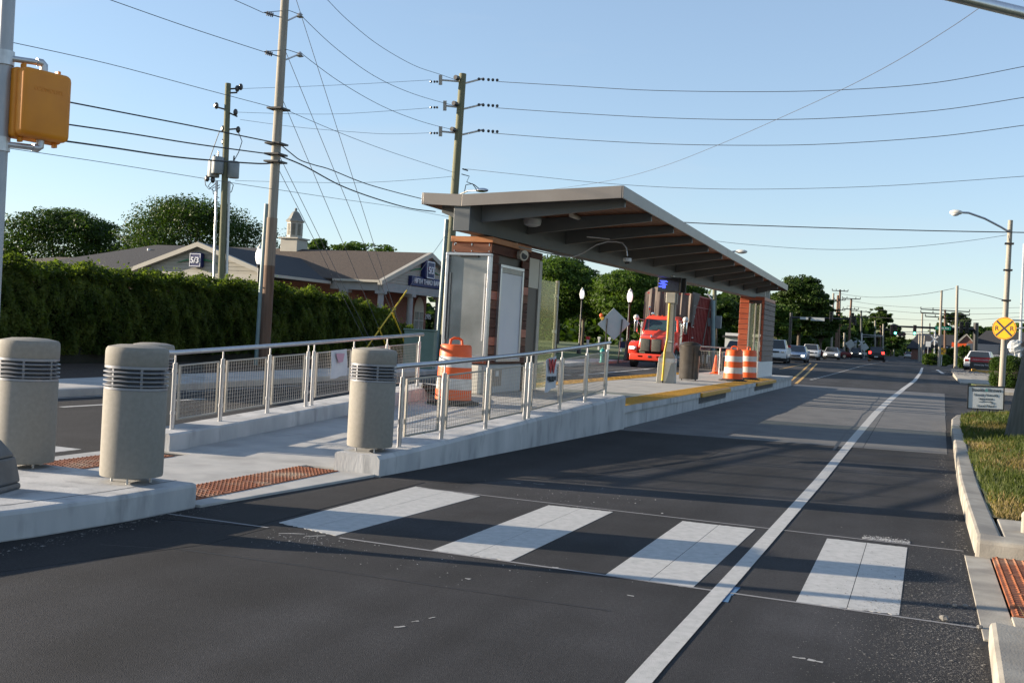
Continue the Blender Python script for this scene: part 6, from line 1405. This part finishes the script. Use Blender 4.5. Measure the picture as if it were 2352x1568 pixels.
# ---------------------------------------------------------------- VEHICLES
def paintm(n,c,metal=.3): return MATS[n] if n in MATS else mat(n,c,.28,metal,spec=.6)
def patchq(q,ins,off,name,m,t):
    q=[Vector(p) for p in q]; c=sum(q,Vector())/4; n=(q[1]-q[0]).cross(q[3]-q[0]).normalized(); 
    p=[c+(v-c)*(1-ins)+n*off for v in q]; return MB().ext(p,-n*(off+.02)).build(name,m,t)
def car(name,label,cat,loc,rz,L,W_,H,col,kind='sedan',lights=True,brake=False,group='cars on the street'):
    t=thing(name,label,cat,loc,rz,group); hw=W_/2
    if kind=='sedan': prof=[(0,.30),(-.02,.50),(.05,.68),(.25,.76),(1.15,.92),(L-.75,.98),(L-.03,.92),(L,.55),(L-.03,.30)]; cb=(1.05,L-.55); ct=(1.95,L-1.35)
    elif kind=='suv': prof=[(0,.35),(-.02,.62),(.05,.86),(.25,.95),(1.0,1.04),(L-.1,1.06),(L,.9),(L,.4)]; cb=(.92,L-.05); ct=(1.6,L-.40)
    else: prof=[(0,.42),(-.02,.7),(.05,1.0),(.3,1.08),(1.3,1.14),(L-.05,1.14),(L,1.1),(L,.5)]; cb=(1.25,3.3); ct=(1.85,3.15)
    bz=prof[4][1]-.02
    MB().ext([(-hw,y,z) for y,z in prof],(W_,0,0)).build('body',col,t,bevel=.07,seg=3,smooth=True)
    a,b=cb; c,d=ct; w0=hw-.06; w1=hw-.28
    B=[(-w0,a,bz),(w0,a,bz),(w0,b,bz),(-w0,b,bz)]; T=[(-w1,c,H),(w1,c,H),(w1,d,H),(-w1,d,H)]
    MB().hexa(B,T).build('cabin',col,t,bevel=.05,seg=3,smooth=True)
    patchq([B[0],B[1],T[1],T[0]],.10,.012,'windshield',carglass,t); patchq([B[2],B[3],T[3],T[2]],.13,.012,'rear_window',carglass,t)
    for s,(i,j) in((1,(1,2)),(-1,(3,0))):
        p0,p1,p2,p3=Vector(B[i]),Vector(B[j]),Vector(T[j]),Vector(T[i])
        for u0,u1 in((.0,.48),(.52,1.0)):
            q=[p0.lerp(p1,u0),p0.lerp(p1,u1),p3.lerp(p2,u1),p3.lerp(p2,u0)]; patchq(q,.13,.012,'side_window',carglass,t)
        MB().box((s*(hw+.10),a+.45,bz+.08),(.20,.12,.14)).build('mirror',col,t,bevel=.03)
    R=.33 if kind=='sedan' else .38
    for y in(.85,L-.9):
        for s in(-1,1):
            ty=MB().cyl((s*(hw-.22),y,R),(s*(hw+.02),y,R),R,n=20).build('wheel',rubber,t,smooth=True,bevel=0)
            MB().cyl((s*(hw+.02),y,R),(s*(hw+.03),y,R),R*.62,n=14).build('rim',chrome,ty)
    hz=prof[2][1]-.06
    for s in(-1,1):
        MB().box((s*(hw-.27),-.03,hz),(.26,.10,.11)).build('headlight',lampon if lights else chrome,t,bevel=.03)
        MB().box((s*(hw-.2),L-.01,prof[-2][1]+.22),(.30,.06,.16 if kind=='sedan' else .3)).build('taillight',taillamp if brake else mat('tail_red',(.3,.01,.01),.3) if 'tail_red' not in MATS else MATS['tail_red'],t,bevel=.02)
    MB().box((0,-.035,hz-.02),(W_*.46,.06,.13)).build('grille',blackp,t,bevel=.02); MB().box((0,-.03,.40),(W_*.62,.06,.14)).build('lower_intake',blackp,t,bevel=.02)
    MB().box((0,L+.01,.62),(.42,.03,.14)).build('number_plate',signwhite,t)
    MB().box((0,L/2,.26),(W_-.1,L-.3,.2)).build('underbody',rubber,t)
    return t
cs=paintm('car_silver',(.45,.47,.50)); cbs=paintm('car_bluesilver',(.30,.38,.50)); cw_=paintm('car_white',(.75,.75,.74),0); cbk=paintm('car_black',(.012,.012,.014)); cdk=paintm('car_dark',(.05,.05,.055)); cnv=paintm('car_navy',(.02,.03,.07)); crd=paintm('car_darkred',(.14,.01,.012)); cbl=paintm('car_slate',(.10,.13,.18))
def cloc(px,Z,L=0,gz=None): 
    q=D(px,820,Z); return (q.x,q.y,RZ(q.y) if gz is None else gz)
car('parked_car','dark navy suv behind the platform railing, left of the orange drums','car',cloc(1694,58),.05,4.6,1.85,1.68,cnv,'suv',False)
car('pickup_truck','white pickup truck half hidden behind the far kiosk','pickup truck',cloc(1775,84),.04,5.6,2.0,1.88,cw_,'pickup',False)
car('oncoming_car','blue-silver sedan with headlights on, just right of the far kiosk','car',cloc(1826,91),.03,4.6,1.82,1.46,cbs,'sedan',True)
car('oncoming_car','white boxy suv behind the blue-silver sedan','car',cloc(1859,112),.03,4.2,1.82,1.66,cw_,'suv',False)
car('oncoming_car','silver sedan with bright headlights, alone in the middle of the oncoming cars','car',cloc(1908,129),.02,4.6,1.82,1.48,cs,'sedan',True)
car('oncoming_car','dark suv with headlights on, farthest of the oncoming cars','car',cloc(1965,166),.02,4.5,1.85,1.66,cdk,'suv',True)
car('leaving_car','black suv driving away with red tail lights lit','car',cloc(2015.5,138),math.pi,4.7,1.95,1.85,cbk,'suv',False,True)
car('leaving_car','small white car far down the road at the vanishing point','car',cloc(2086,265),math.pi,4.6,1.85,1.6,cw_,'suv',False)
car('crossing_car','white car crossing sideways behind the short stout pole','car',cloc(1939,230),R_(-90),4.6,1.85,1.5,cw_,'sedan',False)
car('crossing_car','dark red car mostly hidden behind the white boxy suv','car',cloc(1878,150),R_(-80),4.4,1.8,1.4,crd,'sedan',False)
car('parked_car','white sedan parked with its rear towards the viewer, behind the police board','car',cloc(2258,84,gz=.50),math.pi-.12,4.9,1.95,1.50,cw_,'sedan',False)
car('parked_car','slate blue car parked beside the white sedan, behind the brown pole','car',cloc(2300,92,gz=.50),math.pi+.5,4.7,1.85,1.45,cbl,'sedan',False)
car('pickup_truck','black pickup truck parked sideways behind the bare poles','pickup truck',cloc(2167,172,gz=.45),R_(-90),5.6,2.0,1.9,cbk,'pickup',False)
# board on posts in front of the white sedan
q=D(2257,833,78); t=thing('sign_board','red and black university police board on low posts in front of the white sedan','sign',(q.x,q.y,.42)); zc=q.z-.42
MB().box((0,0,zc),(1.72,.05,.82)).build('board',black,t); MB().box((0,-.03,zc+.21),(1.66,.012,.34)).build('red_header',mat('header_red',(.34,.01,.02),.5),t)
LM=LOC[t.name]
text('lettering','UNIVERSITY of INDIANAPOLIS',.105,LM@frame((0,-.045,zc+.20),(1,0,0),(0,0,1)),letterw,t,ext=.002)
text('lettering','University Police',.17,LM@frame((0,-.035,zc-.16),(1,0,0),(0,0,1)),letterw,t,ext=.002)
for s in(-.82,.82): MB().box((s,.0,(zc)/2-.2),(.06,.06,zc)).build('leg',black,t)
# university shuttle
q0=D(2200,820,190); q1=D(2311,820,196); t=thing('shuttle_bus','dark grey university shuttle bus parked sideways with white lettering','bus',(q0.x,q0.y,.45)); Lb=(q1-q0).length-.2; ht=D(2250,790,192).z-.45
P=[(0,.4),(-.1,.5),(-.1,1.35),(.5,1.7),(1.5,ht-.12),(2.2,ht),(Lb-.3,ht),(Lb,ht-.3),(Lb,.4)]
gb=mat('bus_grey',(.09,.10,.12),.35,.2,spec=.6)
MB().ext([(x,0,z) for x,z in P],(0,2.3,0)).build('body',gb,t,bevel=.10,seg=3,smooth=True)
MB().box((Lb/2,-.01,.95),(Lb-1.2,.03,.55)).build('lower_panel',black,t)
MB().ext([(.15,-.02,1.45),(.62,-.02,1.68),(1.45,-.02,ht-.35),(1.45,-.02,1.45)],(0,.03,0)).build('cab_window',mat('bus_glass',(.16,.22,.22),.1),t)
MB().box((Lb*.52,-.02,ht-1.0),(.06,.03,1.9)).build('door_seam',blackp,t)
for x in(1.3,Lb-1.8): MB().cyl((x,-.03,.38),(x,.3,.38),.42,n=18).build('wheel',rubber,t)
MB().ext([(1.6,-.03,1.25),(1.75,-.03,1.9),(2.0,-.03,1.75),(1.95,-.03,1.2)],(0,.02,0)).build('white_emblem',letterw,t)
LM=LOC[t.name]
text('lettering','UNIVERSITY of',.62,LM@frame((Lb*.44,-.04,1.42),(1,0,0),(0,0,1)),letterw,t,ext=.01)
text('lettering','INDIANAPOLIS',.48,LM@frame((Lb*.40,-.04,.90),(1,0,0),(0,0,1)),mat('letter_red',(.5,.03,.04),.5),t,ext=.01)
for k,(x,z,w2) in enumerate(((0,.30,.9),(.05,.05,.75),(-.05,-.2,.9),(-.1,-.4,.5))): MB().box((Lb*.76+x,-.04,1.75+z),(w2,.02,.12),0,0,.1).build('emblem_stroke',letterw if k%2==0 else MATS['letter_red'],t)
# ---------------------------------------------------------------- RED TRUCK
q=D(1492,847,56.0); rzt=0.0
t=thing('dump_truck','bright red conventional truck with headlights lit, hauling a tarped red container','truck',(q.x,q.y,0),rzt)
def tp_(mb,name,m,bev=.03,par=None,smooth=True,**k): return mb.build(name,m,par or t,bevel=bev,seg=3,smooth=smooth,**k)
hw=1.22
# hood (tapering), front at y=0
MB_h=MB().hexa([(-.72,0,.95),(.72,0,.95),(.98,1.9,.95),(-.98,1.9,.95)],[(-.62,.03,1.62),(.62,.03,1.62),(.86,1.95,2.02),(-.86,1.95,2.02)])
tp_(MB_h,'hood',truckred,.10)
tp_(MB().hexa([(-.10,.0,1.60),(.10,.0,1.60),(.16,1.8,1.95),(-.16,1.8,1.95)],[(-.04,.02,1.68),(.04,.02,1.68),(.07,1.8,2.06),(-.07,1.8,2.06)]),'hood_ridge',truckred,.02)
for s in(-1,1):
    tp_(MB().box((s*.30,-.03,1.20),(.52,.06,.68)),'grille_panel',blackp,.02); tp_(MB().box((s*.30,-.065,1.20),(.46,.02,.62)),'grille_mesh',meshg,.01)
    # fender
    pts=[(.02,.72),(.0,.95),(.06,1.14),(.22,1.30),(.55,1.42),(1.0,1.40),(1.35,1.2),(1.5,.95),(1.32,.95),(1.1,1.1),(.8,1.14),(.5,1.1),(.3,.9),(.22,.72)]
    tp_(MB().ext([(s*.74,y,z) for y,z in pts],(s*.48,0,0)),'fender',truckred,.05)
    tp_(MB().box((s*.98,-.0,1.02),(.40,.10,.20)),'headlight_housing',chrome,.03); tp_(MB().box((s*1.0,-.055,1.02),(.22,.03,.13)),'headlight',lampon,.01)
    tp_(MB().box((s*.5,-.16,.60),(.30,.04,.12)),'fog_lamp',blackp,.02)
    w_=MB().cyl((s*.92,.80,.52),(s*1.20,.80,.52),.52,n=28).build('front_wheel',rubber,t,smooth=True); MB().cyl((s*1.20,.80,.52),(s*1.22,.80,.52),.28,n=18).build('rim',galv,w_)
    # mirrors
    tp_(MB().box((s*1.36,1.95,2.22),(.20,.14,.72)),'mirror',chrome,.05); tp_(MB().sphere((s*1.36,1.92,2.66),.16,12,8),'mirror_cap',MATS['lamp_white'],0)
    tp_(MB().box((s*1.36,1.87,2.22),(.12,.01,.55)),'mirror_glass',carglass,0)
    tp_(MB().tube([(s*.98,2.1,2.55),(s*1.36,1.95,2.62)],.015,6).tube([(s*.98,2.1,1.65),(s*1.34,1.95,1.90)],.015,6).tube([(s*.98,2.1,1.95),(s*1.25,1.97,2.45)],.015,6),'mirror_bracket',chrome,0)
    tp_(MB().cyl((s*1.06,2.2,.9),(s*1.06,2.2,2.45),.10,n=14),'air_cleaner' ,chrome,0)
tp_(MB().tube([(-.98,3.3,1.2),(-.98,3.3,3.15),(-.95,3.15,3.3)],.06,10),'exhaust_stack',chrome,0)
tp_(MB().box((0,-.04,1.66),(.09,.05,.16)),'hood_emblem',chrome,.01)
tp_(MB().box((0,-.10,.57),(2.2,.16,.36)),'bumper',truckred,.05)
tp_(MB().box((0,-.185,.60),(.18,.02,.12)),'tow_slot',blackp,.01); tp_(MB().box((0,.2,.42),(1.6,.5,.2)),'under_guard',blackp,.02)
# cab shell built as pillars and panels, so the driver can be seen
tp_(MB().hexa([(-1.0,1.9,.95),(1.0,1.9,.95),(1.0,3.3,.95),(-1.0,3.3,.95)],[(-1.0,1.92,1.98),(1.0,1.92,1.98),(1.0,3.3,1.98),(-1.0,3.3,1.98)]),'cab_body',truckred,.05)
roof=MB().hexa([(-.90,2.12,2.60),(.90,2.12,2.60),(.94,3.3,2.66),(-.94,3.3,2.66)],[(-.78,2.25,2.78),(.78,2.25,2.78),(.84,3.25,2.84),(-.84,3.25,2.84)]); tp_(roof,'cab_roof',truckred,.05)
for s in(-1,1):
    tp_(MB().hexa([(s*.90,1.93,1.97),(s*1.0,1.93,1.97),(s*1.0,2.03,1.97),(s*.90,2.03,1.97)],[(s*.83,2.12,2.62),(s*.92,2.12,2.62),(s*.92,2.22,2.62),(s*.83,2.22,2.62)]),'pillar',truckred,.01)
    tp_(MB().bx(s*.90,s*.99,3.1,3.3,1.97,2.66),'pillar',truckred,.01)
    tp_(MB().ext([(s*.97,2.05,1.99),(s*.97,3.08,1.99),(s*.93,3.08,2.60),(s*.90,2.24,2.60)],(s*.01,0,0)),'side_window',carglass,0)
tp_(MB().bx(-.9,.9,3.22,3.29,1.98,2.66),'cab_back',blackp,0)
wsh=tp_(MB().ext([(-.90,1.955,1.99),(.90,1.955,1.99),(.83,2.135,2.60),(-.83,2.135,2.60)],(0,.012,0)),'windshield',windsh,0,smooth=False)
tp_(MB().tube([(-.5,1.93,2.0),(-.05,1.96,2.14)],.012,5).tube([(.1,1.93,2.0),(.6,1.96,2.12)],.012,5),'wiper',blackp,0)
for k in range(5): tp_(MB().box((-.5+.25*k,2.30,2.83),(.08,.06,.04)),'marker_lamp',drumo,.01)
tp_(MB().box((-.55,2.4,2.92),(.16,.16,.16)),'air_horn',chrome,.03)
# frame, rear wheels
tp_(MB().bx(-.45,.45,.5,10.4,.72,.95),'chassis',blackp,.02,smooth=False)
for y in(6.9,8.2,9.5):
    for s in(-1,1):
        w_=MB().cyl((s*.70,y,.52),(s*1.22,y,.52),.52,n=22).build('rear_wheel',rubber,t,smooth=True); MB().cyl((s*1.22,y,.52),(s*1.235,y,.52),.28,n=14).build('rim',galv,w_)
tp_(MB().box((1.0,4.6,.75),(.5,1.3,.5)),'fuel_tank',chrome,.1)
# container
tp_(MB().bx(-1.2,1.2,3.75,10.6,1.15,4.05),'container_shell',contred,.02,smooth=False)
tp_(MB().bx(-1.26,1.26,3.7,10.65,4.051,4.16),'top_rail',contred,.02); tp_(MB().bx(-1.26,1.26,3.7,10.65,1.02,1.149),'bottom_rail',contred,.02)
y=3.95
while y<10.5:
    for s in(-1,1): tp_(MB().bx(s*1.202,s*1.28,y,y+.09,1.15,4.05),'side_rib',contred,.01,smooth=False)
    y+=.44
for z in(1.7,2.3,2.9,3.5,3.9): tp_(MB().bx(1.285,1.33,4.05,4.42,z,z+.05),'ladder_rung',galv,.005)
tp_(MB().bx(1.285,1.30,3.9,10.4,3.45,3.50),'side_pipe',contred,.005)
tp_(MB().ext([(1.29,9.2,4.1),(1.29,9.45,4.1),(1.29,7.5,1.2),(1.29,7.25,1.2)],(.02,0,0)),'strap',tarp,0)
# tarp: draped over the container top and front
V=[];nx,ny=34,26
for j in range(ny+1):
    v=j/ny
    for i in range(nx+1):
        u=i/nx; x=-1.34+2.68*u; fold=.05*math.sin(u*38)+.035*math.sin(u*71+1)+.03*math.sin(u*17)
        if v<.62:
            vv=v/.62; z=2.15+.30*abs(math.sin(u*5.1))*(1-vv)+vv*(2.25+.12*math.sin(u*6.3)*vv -.28*(abs(2*u-1)**3)); yy=3.55-.10*math.sin(vv*2)+fold*(1.1-vv*.4)+.25*vv
            if u>.8 and vv<.6: z+=.1
        else:
            vv=(v-.62)/.38; z=4.40+.12*math.sin(u*6.3)-.28*(abs(2*u-1)**3)-.20*vv+.04*math.sin(vv*9+u*5); yy=3.8+vv*2.2+.1*math.sin(u*9)
        V.append((x*(1+.04*(1 if v<.62 else 0)),yy,z))
Fq=[(j*(nx+1)+i,j*(nx+1)+i+1,(j+1)*(nx+1)+i+1,(j+1)*(nx+1)+i) for j in range(ny) for i in range(nx)]
MB().add(V,Fq).build('tarp',tarp,t,smooth=True,fixn=False)
V=[]
for i in range(13):
    for j in range(9):
        yy=3.5+2.0*i/12; z=4.25-(1.95-.9*(i/12)**1.5)*j/8; V.append((1.33+.03*math.sin(i*2.1)+.02*math.sin(j),yy,z))
MB().add(V,[(i*9+j,i*9+j+1,(i+1)*9+j+1,(i+1)*9+j) for i in range(12) for j in range(8) if not(i>3 and j>2+ (12-i)*.6)]).build('tarp_flap',tarp,t,smooth=True,fixn=False)
# driver
def skin(name,verts,edges,rad,m,parent,root=0,sub=1):
    me=bpy.data.meshes.new(name); me.from_pydata(verts,edges,[]); o=bpy.data.objects.new(name,me); sc.collection.objects.link(o)
    md=o.modifiers.new('s','SKIN')
    for i,rr in enumerate(rad): me.skin_vertices[0].data[i].radius=(rr,rr)
    me.skin_vertices[0].data[root].use_root=True
    md.use_smooth_shade=True; m2=o.modifiers.new('u','SUBSURF'); m2.levels=sub; m2.render_levels=sub
    dg=bpy.context.evaluated_depsgraph_get(); me2=bpy.data.meshes.new_from_object(o.evaluated_get(dg)); me2.name=name; me2.materials.clear(); me2.materials.append(m)
    bpy.data.objects.remove(o); o=bpy.data.objects.new(name,me2); sc.collection.objects.link(o); o.parent=parent; LOC[o.name]=LOC.get(parent.name); return o
skinm=mat('skin_tone',(.42,.22,.15),.6); shirt=mat('hi_vis_yellow',(.55,.70,.05),.7); hairm=mat('hair_brown',(.06,.035,.02),.8)
dp=LOC[t.name]@Vector((.42,2.75,1.45)); pt=thing('person','truck driver in a yellow-green high-visibility shirt with hands on the steering wheel','person',dp,rzt)
vs=[(0,0,0),(0,0,.22),(0,0,.44),(0,-.01,.56),(0,-.02,.64),(0,-.02,.76),(.20,0,.46),(.26,-.16,.26),(.20,-.40,.34),(-.20,0,.46),(-.26,-.16,.26),(-.20,-.40,.34),(.12,-.25,-.02),(.14,-.5,-.05),(-.12,-.25,-.02),(-.14,-.5,-.05)]
es=[(0,1),(1,2),(2,3),(3,4),(4,5),(2,6),(6,7),(7,8),(2,9),(9,10),(10,11),(0,12),(12,13),(0,14),(14,15)]
skin('body',vs,es,[.16,.15,.15,.06,.075,.085,.07,.05,.035,.07,.05,.035,.09,.07,.09,.07],skinm,pt)
MB().lathe([(.19,.0),(.19,.2),(.20,.38),(.17,.50),(.08,.55)],n=16).build('shirt',shirt,pt,smooth=True)
MB().sphere((0,.0,.79),.115,12,8,(1,1,.85)).build('hair',hairm,pt,smooth=True)
sw_=[(.22*math.cos(a*math.pi/8),-.05*0,.22*math.sin(a*math.pi/8)) for a in range(17)]
MB().tube([Vector((.42,2.28,1.85))+Vector((x,z*.5,z*.8)) for x,y,z in sw_],.014,6).build('steering_wheel',blackp,t,smooth=True)

q=G(2349,1222,.15); t=thing('marker_post','stubby cream rounded post standing on the pavement corner at the right edge','post',(q.x+.02,q.y,.15)); MB().lathe([(.035,0),(.035,.12),(.04,.13),(.035,.155),(.018,.175),(.005,.18)],n=16).build('post_shaft',conc_old,t,smooth=True)

# ---------------------------------------------------------------- ROAD WEAR
tarm=mat('tar_seal',(.016,.015,.016),.6); blue=mat('blue_spray',(.06,.16,.30),.8); smear=mat('paint_smear',(.40,.40,.39),.8)
def ribbon(name,m,pts,wd,z,jit=.0):
    mb=MB(); P=[Vector((p.x,p.y)) for p in pts]
    for i in range(len(P)-1):
        d=(P[i+1]-P[i]).normalized(); n_=Vector((-d.y,d.x))*wd/2*random.uniform(1-jit,1+jit); n2=Vector((-d.y,d.x))*wd/2*random.uniform(1-jit,1+jit)
        mb.quad((*(P[i]-n_),z),(*(P[i]+n_),z),(*(P[i+1]+n2),z),(*(P[i+1]-n2),z))
    return mb.build(name,m,kind='structure',fixn=False)
ribbon('tar_joint',tarm,[Vector((-1.16-.03*math.sin(y),y,0)) for y in range(17,45,2)],.045,.0042,.5)
ribbon('tar_joint',tarm,[Vector((-2.9+.05*math.sin(y*2),y,0)) for y in range(18,36,2)],.03,.0044,.6)
ribbon('tar_joint',tarm,[G(230,1250),G(420,1262),G(700,1300),G(1000,1345),G(1400,1402)],.010,.0016,.6)
ribbon('blue_mark',blue,[G(1693,1348),G(1676,1366),G(1664,1382)],.035,.0023,.4)
for a,b,w2 in (((905,1440),(930,1438),.016),((945,1428),(962,1426),.012),((985,1420),(1000,1417),.012),((1068,1328),(1080,1330),.02),((1820,1508),(1850,1512),.014),((1855,1514),(1890,1521),.03),((1268,1302),(1282,1304),.02),((640,1225),(700,1226),.02),((700,1232),(748,1230),.014),((1440,1366),(1456,1369),.014),((1180,1108),(1196,1110),.012),((1225,1110),(1250,1113),.012)):
    p,q=G(*a),G(*b); ribbon('paint_fleck',smear,[p,p.lerp(q,.5)+Vector((0,random.uniform(-.01,.01),0)),q],w2,.0024,.6)
